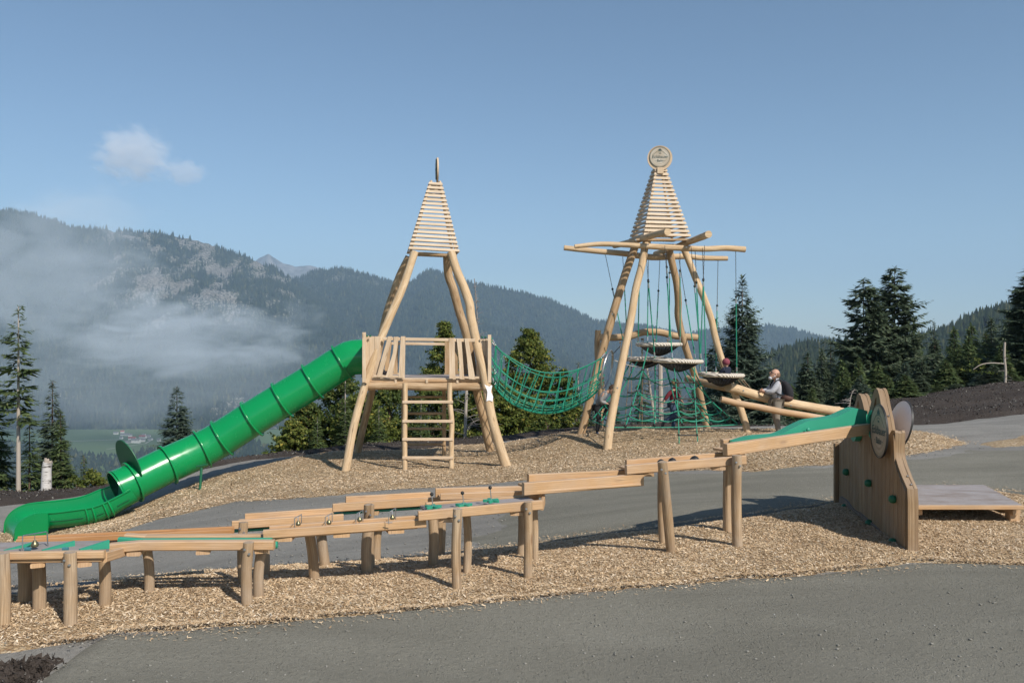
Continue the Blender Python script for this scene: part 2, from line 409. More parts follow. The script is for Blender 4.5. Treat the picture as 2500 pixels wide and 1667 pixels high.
def sdist(x, y, poly):
    """signed distance, positive inside"""
    P = np.array(poly, float); Q = np.roll(P, -1, 0); best = np.full(x.shape, 1e9); ins = np.zeros(x.shape, bool)
    for (ax, ay), (bx, by) in zip(P, Q):
        dx, dy = bx - ax, by - ay; L = dx * dx + dy * dy + 1e-9
        t = np.clip(((x - ax) * dx + (y - ay) * dy) / L, 0, 1)
        best = np.minimum(best, (x - ax - t * dx)**2 + (y - ay - t * dy)**2)
        c = ((ay > y) != (by > y)) & (x < (bx - ax) * (y - ay) / (by - ay + 1e-12) + ax); ins ^= c
    return np.where(ins, 1, -1) * np.sqrt(best)
SHEETS = {}
def sheet(name, poly, h, edge, res, mat, lump=0, seed=1, edgenoise=.12, label=None):
    P = []
    for p in poly:
        if len(p) == 3: P.append((p[0], p[1]))          # already world x, y
        else:
            q = hit(*p)
            if q: P.append(q)
    A = np.array(P); x0, y0 = A.min(0) - .5; x1, y1 = A.max(0) + .5
    # rows follow depth, finer when near
    ys = [max(y0, 2.5)]
    while ys[-1] < y1: ys.append(ys[-1] + res * max(1, ys[-1] / 10))
    xs = np.arange(x0, x1, res * max(1, (y0 + y1) / 2 / 10))
    X, Y = np.meshgrid(xs, np.array(ys))
    d = sdist(X, Y, P) + edgenoise * 2 * (fbm(X * 2.2, Y * 2.2, 4, seed + 40) - .5)
    ed = edge * (1 if edge < .5 else 1)
    t = np.clip(d / ed, -1, 1); prof = np.where(t > 0, 1 - (1 - t)**2, t * .9)
    Z = gz(X, Y) + h * prof
    if lump: Z = Z + lump * (fbm(X * .9, Y * .9, 4, seed) - .5) * np.clip(d / .5, 0, 1) * 2 + lump * .5 * (fbm(X * 5, Y * 5, 3, seed + 5) - .5) * np.clip(d / .2, 0, 1)
    n1, n2 = X.shape; idx = np.arange(n1 * n2).reshape(n1, n2); q = np.stack([idx[:-1, :-1], idx[:-1, 1:], idx[1:, 1:], idx[1:, :-1]], -1).reshape(-1, 4)
    keep = (d.ravel()[q] > -edge * 1.0).any(1); q = q[keep]; used = np.unique(q); remap = -np.ones(n1 * n2, int); remap[used] = np.arange(len(used))
    V = np.stack([X, Y, Z], -1).reshape(-1, 3)[used]
    o = np_mesh(name, V, remap[q], mat, smooth=True); o['kind'] = 'structure'
    SHEETS[name] = (P, h, edge, seed, edgenoise, lump)
    return o
def sheet_z(name, x, y):
    P, h, edge, seed, en, lump = SHEETS[name]
    d = sdist(x, y, P) + en * 2 * (fbm(x * 2.2, y * 2.2, 4, seed + 40) - .5)
    t = np.clip(d / edge, -1, 1); prof = np.where(t > 0, 1 - (1 - t)**2, t * .9); Z = gz(x, y) + h * prof
    if lump: Z = Z + lump * (fbm(x * .9, y * .9, 4, seed) - .5) * np.clip(d / .5, 0, 1) * 2 + lump * .5 * (fbm(x * 5, y * 5, 3, seed + 5) - .5) * np.clip(d / .2, 0, 1)
    return Z, d

t = NT('wood_chips', .9, .15); v = t.coord()
vo = t.n('TexVoronoi'); vo.inputs['Scale'].default_value = 34; 
vd = t.n('Mapping'); vd.inputs['Scale'].default_value = (1, 1.6, 1); t.l(v, vd.inputs[0]); t.l(vd.outputs[0], vo.inputs['Vector'])
sc_ = t.n('SeparateColor'); t.l(vo.outputs['Color'], sc_.inputs[0])
base = t.ramp(sc_.outputs[0], [(0, (.28, .18, .10)), (.3, (.46, .32, .18)), (.65, (.60, .45, .27)), (1, (.72, .60, .44))])
base = t.mix(t.math('MULTIPLY', t.ramp(t.noise(v, 1.1, 5, .65), [(.42, (0,)*3), (.7, (1,)*3)]), .45), base, (.22, .14, .08))
base = t.mix(t.math('MULTIPLY', t.ramp(vo.outputs['Distance'], [(.45, (0,)*3), (.8, (1,)*3)]), .5), base, (.12, .07, .04))
t.bump(t.math('ADD', t.math('MULTIPLY', sc_.outputs[1], .7), t.noise(v, 60, 3)), 1.0, .03); M['chipbed'] = t.col(base)
t = NT('wood_chip', .85, .2); isl = t.n('NewGeometry').outputs['Random Per Island']
cc = t.ramp(isl, [(0, (.28, .175, .10)), (.12, (.44, .295, .17)), (.45, (.60, .44, .27)), (.85, (.71, .56, .385)), (1, (.82, .71, .56))])
big = t.ramp(t.noise(t.coord(), .9, 5, .65), [(.4, (0,)*3), (.72, (1,)*3)])
t.col(t.mix(t.math('MULTIPLY', big, .42), cc, (.30, .19, .10))); M['chip'] = t.m

sheet('chip_bed_under_run', [(-250,1625),(0,1592),(200,1568),(262,1548),(600,1528),(1000,1488),(1300,1462),(1500,1440),(1750,1418),(2000,1400),(2120,1385),(2230,1372),(2330,1374),(2500,1380),(2800,1390),
    (2800,1225),(2500,1212),(2420,1200),(2330,1190),(2240,1205),(2140,1215),(2040,1228),(1950,1243),(1850,1262),(1650,1290),(1500,1305),(1250,1340),(1100,1352),(900,1375),(700,1385),(500,1400),(300,1420),(100,1447),(-250,1490)],
    .05, .35, .05, M['chipbed'], .03, 11, .09)
sheet('chip_mound', [(-250,1360),(60,1345),(310,1293),(362,1275),(473,1248),(574,1224),(750,1215),(960,1195),(1250,1175),(1450,1160),(1575,1150),(1830,1148),(2050,1130),(2210,1115),(2300,1098),(2358,1079),
    (2300,1063),(2210,1051),(2100,1047),(1900,1049),(1700,1049),(1450,1052),(1330,1066),(1220,1084),(1130,1088),(1000,1100),(880,1102),(800,1108),(700,1124),(600,1148),(500,1172),(440,1197),(350,1235),(230,1272),(100,1285),(-250,1310)],
    .09, .7, .10, M['chipbed'], .05, 23, .22)
sheet('chip_patch_right', [(2395,1086),(2420,1078),(2500,1063),(2650,1045),(2800,1045),(2800,1080),(2500,1086),(2440,1092)], .05, .5, .12, M['chipbed'], .02, 31, .2)
sheet('soil_bank', [(-300,1248),(0,1236),(100,1222),(180,1210),(270,1196),(350,1180),(430,1160),(520,1140),(600,1124),(700,1110),(850,1093),(1000,1084),(1130,1077),(1250,1070),(1450,1044),(1700,1037),(1900,1036),(2205,1038),(2312,1032),(2500,1010),(2800,985),
    (26, 58, 0), (0, 58, 0), (-36, 58, 0), (-20, 30, 0)], .12, .8, .16, M['soil'], .12, 41, .25)
sheet('soil_heap', [(-350,1760),(-350,1640),(0,1629),(40,1622),(100,1612),(150,1616),(125,1636),(75,1672),(20,1760)], .09, .25, .03, M['soil'], .09, 51, .08)
sheet('gravel_path', [(262,1550),(330,1554),(600,1532),(1000,1492),(1300,1466),(1500,1444),(1750,1422),(2000,1404),(2120,1390),(2230,1378),(2330,1378),(2500,1384),(2900,1394),(6, 3.0, 0),(-3, 3.0, 0),(90,1680),(150,1630),(205,1585)],
    .04, .14, .05, M['gravel_dark'], .012, 61, .03)
# mid path surface, a touch darker towards the right
sheet('gravel_track', [(1180,1352),(1300,1345),(1500,1310),(1850,1268),(2040,1235),(2240,1210),(2420,1205),(2800,1230),(2800,1110),(2380,1100),(2230,1122),(2050,1138),(1830,1156),(1575,1158),(1380,1172),(1250,1200)],
    .02, .5, .10, M['gravel_dark'], .0, 71, .3)

# ---------------------------------------------------------------- loose chips lying on the beds, pebbles on the gravel
def scatter_chips(name, sheetn, n, bx, by, lmin, lmax, mat, thick=.2, label='', seed=0, dens_near=True, z0=.004, sigma=.24):
    r = np.random.default_rng(seed)
    y = by[0] + (by[1] - by[0]) * r.random(n * 4)
    x = (r.random(n * 4) * (bx[1] - bx[0]) + bx[0]) / F * y if bx[0] < -100 else r.random(n * 4) * (bx[1] - bx[0]) + bx[0]
    z, d = sheet_z(sheetn, x, y)
    k = (d > -.04 - (.35 if 'wood' in name else .1) * r.random(len(d))**9)
    if sheetn == 'chip_bed_under_run': z = np.where(d < 0, gz(x, y) + np.where(y < 8.6 + .42 * x, .045, .024), z)
    elif sheetn == 'chip_mound': z = np.where(d < 0, gz(x, y) + .02, z)
    x, y, z, d = x[k][:n], y[k][:n], z[k][:n], d[k][:n]; n = len(x)
    L = lmin + (lmax - lmin) * r.random(n)**2; W = L * (thick + .25 * r.random(n)); az = r.random(n) * 6.283
    tilt = r.normal(0, sigma, n); roll = r.normal(0, sigma * 1.2, n)
    ux = np.stack([np.cos(az) * np.cos(tilt), np.sin(az) * np.cos(tilt), np.sin(tilt)], -1)
    vx = np.stack([-np.sin(az) * np.cos(roll), np.cos(az) * np.cos(roll), np.sin(roll)], -1)
    C = np.stack([x, y, z + z0 + L * .5 * np.abs(np.sin(tilt)) * .7], -1)
    a = ux * (L / 2)[:, None]; b = vx * (W / 2)[:, None]; tw = 1 - .5 * r.random(n)[:, None]
    V = np.stack([C - a - b, C + a - b * tw, C + a + b * tw, C - a + b], 1)
    o = np_mesh(name, V, None, mat, 4); return setp(o, label, None, None, 'stuff')
scatter_chips('wood_chips', 'chip_bed_under_run', 280000, (-1420, 1420), (5.6, 12.8), .008, .034, M['chip'], .16, 'pale brown wood chips spread under the marble run', 1)
scatter_chips('wood_chips', 'chip_mound', 220000, (-1420, 1260), (13, 26.5), .014, .048, M['chip'], .22, 'pale brown wood chips heaped on the mound around the towers', 2)
def pebbles(name, n, region, smin, smax, mat, label, seed, zoff=0.0):
    r = np.random.default_rng(seed); base = np.array([(1,0,0),(-1,0,0),(0,1,0),(0,-1,0),(0,0,1),(0,0,-1)], float)
    tri = np.array([(0,2,4),(2,1,4),(1,3,4),(3,0,4),(2,0,5),(1,2,5),(3,1,5),(0,3,5)])
    y = np.exp(r.random(n) * (math.log(region[3]) - math.log(region[2])) + math.log(region[2])); x = (region[0] + (region[1] - region[0]) * r.random(n)) / F * y
    z = gz(x, y) + zoff; s = smin + (smax - smin) * r.random(n)**4
    az = r.random(n) * 6.28; V = base[None] * (s[:, None, None] * np.array([1, .75, .5])) * (.7 + .6 * r.random((n, 6, 1)))
    c, s_ = np.cos(az)[:, None], np.sin(az)[:, None]
    V = np.stack([V[..., 0] * c - V[..., 1] * s_ + x[:, None], V[..., 0] * s_ + V[..., 1] * c + y[:, None], V[..., 2] + z[:, None]], -1)
    fc = (tri[None] + (np.arange(n) * 6)[:, None, None]).reshape(-1, 3)
    o = np_mesh(name, V.reshape(-1, 3), fc, mat, smooth=False); return setp(o, label, None, None, 'stuff')
tp = NT('pebble', .85, .2); ip = tp.n('NewGeometry').outputs['Random Per Island']; M['pebble'] = tp.col(tp.ramp(ip, [(0, (.20, .19, .165)), (.97, (.26, .25, .22)), (1, (.42, .41, .38))]))
pebbles('loose_gravel', 4500, (-1400, 1400, 3.9, 9.2), .002, .016, M['pebble'], 'loose small stones on the compacted gravel path', 5, .04)
pebbles('loose_gravel', 4500, (-1400, 1400, 9.2, 17), .004, .022, M['pebble'], 'loose grey stones on the track behind the marble run', 6, .01)
scatter_chips('pale_roots', 'soil_bank', 9000, (-1450, 1450), (21, 34), .02, .07, M['pebble'], .25, 'pale roots and small stones strewn over the soil bank', 19, sigma=.5)
scatter_chips('soil_clods', 'soil_heap', 1500, (-3.6, -1.8), (4.6, 5.8), .01, .05, M['soil'], .7, 'dark crumbs of soil on the small heap', 8, sigma=.9)
scatter_chips('soil_clods', 'soil_bank', 30000, (-1450, 1450), (21, 34), .015, .06, M['soil'], .6, 'dark clods and roots on the soil bank', 9, sigma=.9)
# ---------------------------------------------------------------- mountains
def ridge_mesh(name, ridge, foot_y, D0, D1, mat, seed, rough=1.0, px0=-500, px1=3000, cols=520, rows=150, curve=1.0, zfoot=-335, off=(0, 0)):
    rp = np.array(ridge, float); pxs = np.linspace(px0, px1, cols)
    ry = np.interp(pxs, rp[:, 0], rp[:, 1]) ; t = np.linspace(0, 1.25, rows)
    PXm, T = np.meshgrid(pxs, t); RY = np.interp(PXm, rp[:, 0], rp[:, 1])
    Dd = D0 + (D1 - D0) * T
    zt = CH - (RY - CY) / F * D1
    x = (PXm - CX) / F * Dd
    tt = np.clip(T, 0, 1)
    z = zfoot + (zt - zfoot) * tt**curve
    z = np.where(T > 1, zt - (T - 1) * (D1 - D0) * .8, z)
    s = 1 / 900.0
    wgt = np.sin(np.clip(T, 0, 1) * math.pi)**.8 * rough
    n1 = fbm(x * s, Dd * s * .5, 5, seed, .5, True) - .6; n2 = fbm(x * s * 5, Dd * s * 2.5, 5, seed + 7, .55, True) - .6
    z = z + wgt * (n1 * 420 + n2 * 150) + (12 * (fbm(x / 60, Dd / 200, 4, seed + 9, .6) - .5) * 3 if seed == 5 else 0)
    z = z + (fbm(x * s * 14, Dd * s * 14, 3, seed + 3) - .5) * 16 * (T > .03)
    # rock mask: higher, on noisy patches
    rk = fbm(x / 420., Dd / 700. + z / 300., 4, seed + 21); 
    return x, Dd, z, T, rk, PXm
def emit(name, x, y, z, mat, attrs, label=None):
    nr, nc = x.shape; idx = np.arange(nr * nc).reshape(nr, nc)
    fc = np.stack([idx[:-1, :-1], idx[:-1, 1:], idx[1:, 1:], idx[1:, :-1]], -1).reshape(-1, 4)
    o = np_mesh(name, np.stack([x, y, z], -1).reshape(-1, 3), fc, mat, smooth=True, attrs=attrs); o['kind'] = 'structure'; return o
t = NT('mountain_side', .95, .1); v = t.coord('Object', (.001, .001, .001)); at_ = t.n('Attribute', attribute_name='rock'); 
fr = t.noise(v, 26, 8, .72); fr2 = t.noise(v, 90, 6, .75)
forest = t.ramp(fr2, [(.35, (.018, .030, .018)), (.6, (.045, .062, .032)), (.75, (.075, .085, .045))])
rockc = t.ramp(fr2, [(.3, (.07, .075, .055)), (.5, (.22, .205, .18)), (.62, (.36, .34, .31)), (.75, (.46, .44, .41))])
grass = t.mix(fr, (.10, .11, .06), (.17, .16, .09))
m1 = t.ramp(t.math('ADD', at_.outputs['Fac'], t.math('MULTIPLY', t.math('SUBTRACT', fr, .5), 1.1)), [(.50, (0,)*3), (.60, (1,)*3)])
c1 = t.mix(m1, forest, t.mix(t.ramp(fr2, [(.42, (1,)*3), (.56, (0,)*3)]), grass, forest))
m2 = t.ramp(t.math('ADD', at_.outputs['Fac'], t.math('MULTIPLY', t.math('SUBTRACT', fr2, .5), 1.5)), [(.58, (0,)*3), (.68, (1,)*3)])
c1 = t.mix(m2, c1, rockc)
t.bump(t.math('ADD', fr, fr2), .8, 18); M['mountain'] = t.col(c1)
t = NT('bare_peak', .95, .1); v = t.coord('Object', (.001, .001, .001)); M['peak'] = t.col(t.ramp(t.noise(v, 12, 7, .7), [(.35, (.06, .065, .05)), (.55, (.20, .19, .17)), (.7, (.30, .29, .27))]))

R1 = [(-900,420),(-500,470),(-200,500),(0,513),(60,520),(130,537),(170,552),(215,561),(310,564),(345,570),(400,567),(430,579),(500,592),(560,614),(620,636),(680,662),(740,700),(850,770),(950,830),(1050,880),(1250,930),(1700,960),(3200,980)]
R2 = [(-500,650),(600,690),(690,684),(720,682),(780,661),(830,656),(900,674),(960,692),(1000,694),(1050,661),(1100,677),(1150,692),(1250,710),(1330,729),(1400,758),(1450,785),(1500,790),(1580,800),(1660,822),(1720,845),(1800,870),(3200,960)]
R3 = [(400,760),(600,660),(630,631),(655,619),(690,641),(720,650),(760,648),(785,656),(830,680),(1000,760),(1500,840),(3200,900)]
R4 = [(1400,900),(1600,850),(1700,812),(1760,802),(1830,797),(1880,796),(1920,800),(1970,814),(2030,832),(2100,845),(2400,850),(3200,850)]
R4b = [(1200,900),(1450,800),(1520,792),(1560,796),(1620,806),(1700,822),(1800,835),(3200,850)]
def height_mask(x, y_, z, T, rk, PXm, kind):
    if kind == 1:
        p = fbm(x / 95, z / 150 + y_ / 400, 5, 77, .6)
        W = np.exp(-((PXm - 470) / 280)**2) * np.clip((z - 20) / 160, 0, 1)
        m = p + .135 * W - .22 * (1 - W)
        m = m - .10 * np.clip((T - .90) / .08, 0, 1) * (PXm > 500)
        m = np.where(((PXm < 225) | ((PXm > 300) & (PXm < 350)) | ((PXm > 385) & (PXm < 425))) & (T > .965), .50, m)
        return np.clip(m, 0, 1)
    return np.clip(rk * .8 - .07, 0, 1)
FARM = {}
for nm, rd, D0, D1, seed, kind, rough in [('mountain', R1, 3250, 5200, 5, 1, .8), ('mountain', R2, 3500, 6000, 15, 2, .8), ('mountain', R4b, 5200, 7400, 45, 2, .6), ('mountain', R4, 4200, 6200, 25, 2, .6)]:
    a = {5: (-900, 1750), 15: (200, 2100), 45: (1200, 2300), 25: (1400, 3100)}[seed]
    x, y, z, T, rk, PXm = ridge_mesh(nm, rd, 0, D0, D1, None, seed, rough, a[0], a[1], 560, 150, 1.0)
    rock = height_mask(x, y, z, T, rk, PXm, kind)
    emit(nm, x, y, z, M['mountain'], {'rock': rock}); FARM[seed] = (x, y, z, T, rock)
x, y, z, T, rk, PXm = ridge_mesh('peak', R3, 0, 8000, 10500, None, 35, .6, 400, 1600, 260, 80, 1.0)
emit('far_peak', x, y, z, M['peak'], {'rock': rk})
# hill on the right and wooded foot-slope on the left
def hill(name, top, D0, D1, seed, a, zfoot=None, mat=None, back=.5):
    rp = np.array(top, float); pxs = np.linspace(a[0], a[1], 260); t_ = np.linspace(0, 1.4, 90); PXm, T = np.meshgrid(pxs, t_)
    Dd = D0 + (D1 - D0) * T; zt = CH - (np.interp(PXm, rp[:, 0], rp[:, 1]) - CY) / F * D1; zf = zfoot if zfoot is not None else gz((PXm - CX) / F * D0, np.full_like(PXm, D0)) - 3
    z = zf + (zt - zf) * np.clip(T, 0, 1); z = np.where(T > 1, zt - (T - 1) * (D1 - D0) * back, z); x = (PXm - CX) / F * Dd
    z = z + (fbm(x / 120, Dd / 120, 4, seed) - .5) * 22 * np.sin(np.clip(T, 0, 1) * 3.14)
    emit(name, x, Dd, z, mat or M['mountain'], {'rock': np.full_like(x, .1)}); FARM[seed] = (x, Dd, z, T, np.full_like(x, .1)); return
hill('wooded_hill', [(1300,1110),(1600,1010),(1780,945),(1880,900),(1930,880),(1980,872),(2060,868),(2200,862),(2300,842),(2370,808),(2450,782),(2550,760),(2900,720)], 500, 1250, 101, (1300, 3100))
hill('wooded_slope', [(-600,1080),(100,1088),(170,1104),(240,1118),(290,1116),(340,1104),(400,1096),(430,1084),(470,1070),(560,1062),(610,1064),(640,1090),(690,1098),(720,1080),(800,1060),(1000,1050),(1300,1040),(1900,1000)], 1500, 2500, 111, (-700, 2000), zfoot=-330)
# valley floor
t = NT('valley_meadow', .95, .1); v = t.coord('Object', (.001, .001, .001))
M['meadow'] = t.col(t.mix(t.noise(v, 3, 3, .5), (.085, .135, .05), (.12, .165, .07)))
mb = MB(); mb.add([(-6000, 900, -330), (6000, 900, -330), (6000, 5000, -330), (-6000, 5000, -330)], [[0, 1, 2, 3]], [[(0, 0)] * 4]); o = mb.build('valley_floor', M['meadow']); o['kind'] = 'structure'
mb = MB()
def vpt(px, py, z=-329.6): D = (CH - z) * F / (py - CY); return Vector(((px - CX) / F * D, D, z))
def strip(pts, wd):
    P = [vpt(*p) for p in pts]
    for a, b in zip(P[:-1], P[1:]):
        d = (b - a).normalized(); s_ = Vector((-d.y, d.x, 0)) * wd; mb.add([a - s_, b - s_, b + s_, a + s_], [[0, 1, 2, 3]], [[(0, 0)] * 4])
strip([(160,1077),(250,1074),(300,1072)], 3.5); strip([(260,1096),(300,1091),(328,1086),(355,1082),(368,1075)], 3)
o = mb.build('valley_road', plain('pale_road', (.4, .38, .34), .9)); o['kind'] = 'structure'
wl = plain('house_wall', (.75, .72, .66), .8); rr_ = plain('red_roof', (.36, .10, .075), .8); rg = plain('grey_roof', (.20, .20, .19), .8)
HL = [(283,1060,12,8,5,rg,'small white house beside the green plate, leftmost in the village'),(306,1063,26,12,4,rg,'long grey roofed barn at the upper left of the village'),(299,1057,9,8,5,rr_,'small red roofed house behind the long grey barn'),
      (296,1071,8,7,4,rg,'little shed below the long grey barn'),(323,1073,18,11,5,rr_,'red roofed farmhouse left of the white hotel'),(332,1081,22,12,9,rg,'bright white hotel with a row of windows, largest in the village'),
      (349,1069,20,10,5,rr_,'red roofed house right of the white hotel'),(349,1078,10,9,6,rg,'narrow white house just right of the hotel'),(352,1064,9,7,4,rg,'small white cottage behind the right red roof'),
      (362,1066,12,7,3,rg,'low pale cottage at the upper right of the village'),(367,1074,12,8,4,rg,'pale house at the bend of the valley road'),(388,1077,8,7,5,rg,'tiny white house by the spruce, rightmost in the village'),
      (313,1081,14,6,3,rg,'low grey sheds left of the hotel'),(318,1065,10,7,4,rg,'cream cottage at the end of the long barn')]
for px, py, ww, dd, hh, rf, lab in HL:
    b = vpt(px, py, -330); r = thing('village_house', lab, 'house', b, 'houses in the valley village'); m = MB(); a = random.uniform(-.35, .35)
    ca, sa = math.cos(a), math.sin(a); ww *= 1.25; hh *= 1.3
    def q(x_, y_, z_): return (b.x + x_ * ca - y_ * sa, b.y + x_ * sa + y_ * ca, b.z + z_)
    w2, d2 = ww / 2, dd / 2
    m.add([q(-w2, -d2, 0), q(w2, -d2, 0), q(w2, d2, 0), q(-w2, d2, 0), q(-w2, -d2, hh), q(w2, -d2, hh), q(w2, d2, hh), q(-w2, d2, hh), q(-w2, 0, hh + 3), q(w2, 0, hh + 3)],
          [[0, 1, 5, 4], [1, 2, 6, 9, 5], [2, 3, 7, 6], [3, 0, 4, 8, 7]], [[(0, 0)] * 4, [(0, 0)] * 5, [(0, 0)] * 4, [(0, 0)] * 5]); m.build('wall', wl, r, smooth=False)
    m = MB(); e = 1.2
    for sg in (1, -1): m.add([q(-w2 - e, sg * (d2 + e), hh - .9), q(w2 + e, sg * (d2 + e), hh - .9), q(w2 + e, 0, hh + 3.3), q(-w2 - e, 0, hh + 3.3), q(-w2 - e, sg * (d2 + e), hh - .5), q(w2 + e, sg * (d2 + e), hh - .5), q(w2 + e, 0, hh + 3.7), q(-w2 - e, 0, hh + 3.7)],
        [[0, 1, 2, 3], [4, 5, 6, 7], [0, 1, 5, 4], [1, 2, 6, 5], [0, 3, 7, 4]], [[(0, 0)] * 4] * 5)
    m.build('roof', rf, r, smooth=False)
    if ww > 20:
        for k in range(6):
            m = MB(); x_ = -w2 + (k + .5) * ww / 6; m.add([q(x_ - .6, -d2 - .05, hh * .55), q(x_ + .6, -d2 - .05, hh * .55), q(x_ + .6, -d2 - .05, hh * .8), q(x_ - .6, -d2 - .05, hh * .8)], [[0, 1, 2, 3]], [[(0, 0)] * 4]); m.build('window', M['rubber'], r, smooth=False)

# ---------------------------------------------------------------- far woods: thousands of small conifers, one object per slope
def cone_forest(name, seed, n, hmin, hmax, label, mat, tmin=.0, rlim=.5, win=None, sides=5, tiers=1, Tmax=1.02, squat=.2):
    x, y, z, T, rock = FARM[seed]; r = np.random.default_rng(seed + 500); nr, nc = x.shape
    i = (r.random(n * 3) * (nr - 1)); j = (r.random(n * 3) * (nc - 1)); i0 = i.astype(int); j0 = j.astype(int); fi = i - i0; fj = j - j0
    def bl(A): return (A[i0, j0] * (1 - fi) + A[i0 + 1, j0] * fi) * (1 - fj) + (A[i0, j0 + 1] * (1 - fi) + A[i0 + 1, j0 + 1] * fi) * fj
    X, Y, Z, TT, RK = bl(x), bl(y), bl(z), bl(T), bl(rock)
    px = X / Y * F + CX; py = CY - (Z - CH) / Y * F
    k = (TT < Tmax) & (TT > tmin) & (RK + r.normal(0, .10, len(RK)) < rlim)
    if win: k &= (px > win[0]) & (px < win[1]) & (py > win[2]) & (py < win[3])
    X, Y, Z = X[k][:n], Y[k][:n], Z[k][:n]; n = len(X)
    h = hmin + (hmax - hmin) * r.random(n); rad = h * (squat + .07 * r.random(n)); ph = r.random(n) * 6.28
    Vs = []; Fs = []; base = 0
    for tr in range(tiers):
        zb = h * (.02 + .62 * tr / max(tiers, 1)); zt = h * (1.0 if tr == tiers - 1 else min(1, .6 + .62 * tr / tiers)); rd = rad * (1 - .28 * tr * 2 / max(tiers, 1) if tiers > 1 else 1)
        a = ph[:, None] + np.arange(sides)[None] * 6.283 / sides + tr; jit = .7 + .6 * r.random((n, sides))
        ring = np.stack([X[:, None] + np.cos(a) * rd[:, None] * jit, Y[:, None] + np.sin(a) * rd[:, None] * jit, np.broadcast_to((Z - 1 + zb)[:, None], a.shape)], -1)
        apex = np.stack([X, Y, Z + zt], -1)[:, None]; V = np.concatenate([ring, apex], 1)
        tri = np.array([(q, (q + 1) % sides, sides) for q in range(sides)]); Fs.append((tri[None] + (base + np.arange(n) * (sides + 1))[:, None, None]).reshape(-1, 3)); Vs.append(V.reshape(-1, 3)); base += n * (sides + 1)
    o = np_mesh(name, np.concatenate(Vs), np.concatenate(Fs), mat, smooth=False); return setp(o, label, None, None, 'stuff')
t = NT('far_conifers', .95, .05); isl = t.n('NewGeometry').outputs['Random Per Island']; M['farcone'] = t.col(t.ramp(isl, [(0, (.014, .024, .016)), (.6, (.026, .040, .024)), (.9, (.045, .058, .03)), (1, (.09, .09, .04))]))
cone_forest('mountain_forest', 5, 42000, 18, 36, 'misty conifer forest covering the big mountain on the left', M['farcone'], .0, .50, (-60, 1300, 400, 1100), squat=.16)
cone_forest('mountain_forest', 15, 34000, 20, 36, 'blue grey conifer forest on the mountain behind the towers', M['farcone'], .0, .56, (600, 2000, 500, 1060), squat=.15)
cone_forest('mountain_forest', 25, 7000, 22, 38, 'conifer forest on the low blue mountain right of the second tower', M['farcone'], .1, .6, (1650, 2300, 700, 930))
cone_forest('mountain_forest', 45, 4000, 22, 38, 'conifer forest on the faint ridge behind the second tower', M['farcone'], .1, .6, (1400, 1800, 700, 930))
cone_forest('hillside_forest', 101, 9000, 20, 34, 'dense dark spruce forest on the hillside at the right', M['farcone'], .0, .9, (1700, 2600, 600, 1050), 6, 3, squat=.17)
cone_forest('hillside_forest', 111, 6000, 12, 24, 'dark woods on the slope below the valley meadow', M['farcone'], .0, .9, (-50, 1300, 1000, 1300), 6, 2, squat=.34)

# ---------------------------------------------------------------- haze, mist and cloud
def vol_mat(name, col, dens_build, aniso=0.0):
    m = bpy.data.materials.new(name); m.use_nodes = True; nt_ = m.node_tree; nt_.nodes.remove(nt_.nodes['Principled BSDF'])
    p = nt_.nodes.new('ShaderNodeVolumePrincipled'); p.inputs['Color'].default_value = (*col, 1); p.inputs['Anisotropy'].default_value = aniso
    nt_.links.new(p.outputs[0], nt_.nodes['Material Output'].inputs['Volume']); dens_build(nt_, p); return m
def boxobj(name, lo, hi, mat):
    v = [(x_, y_, z_) for x_ in (lo[0], hi[0]) for y_ in (lo[1], hi[1]) for z_ in (lo[2], hi[2])]
    me = bpy.data.meshes.new(name); c = Vector([(a + b) / 2 for a, b in zip(lo, hi)])
    me.from_pydata([(p[0] - c.x, p[1] - c.y, p[2] - c.z) for p in v], [], [(0, 1, 3, 2), (4, 6, 7, 5), (0, 4, 5, 1), (2, 3, 7, 6), (0, 2, 6, 4), (1, 5, 7, 3)])
    me.materials.append(mat); o = bpy.data.objects.new(name, me); COL.objects.link(o); o.location = c; return o
hz = boxobj('haze', (-9000, -400, -800), (9000, 13800, 1250), vol_mat('haze_air', (.54, .73, .96), lambda n_, p: setattr(p.inputs['Density'], 'default_value', 8.5e-5)))
setp(hz, 'thin blue haze filling the air over the valley', None, None, 'stuff')
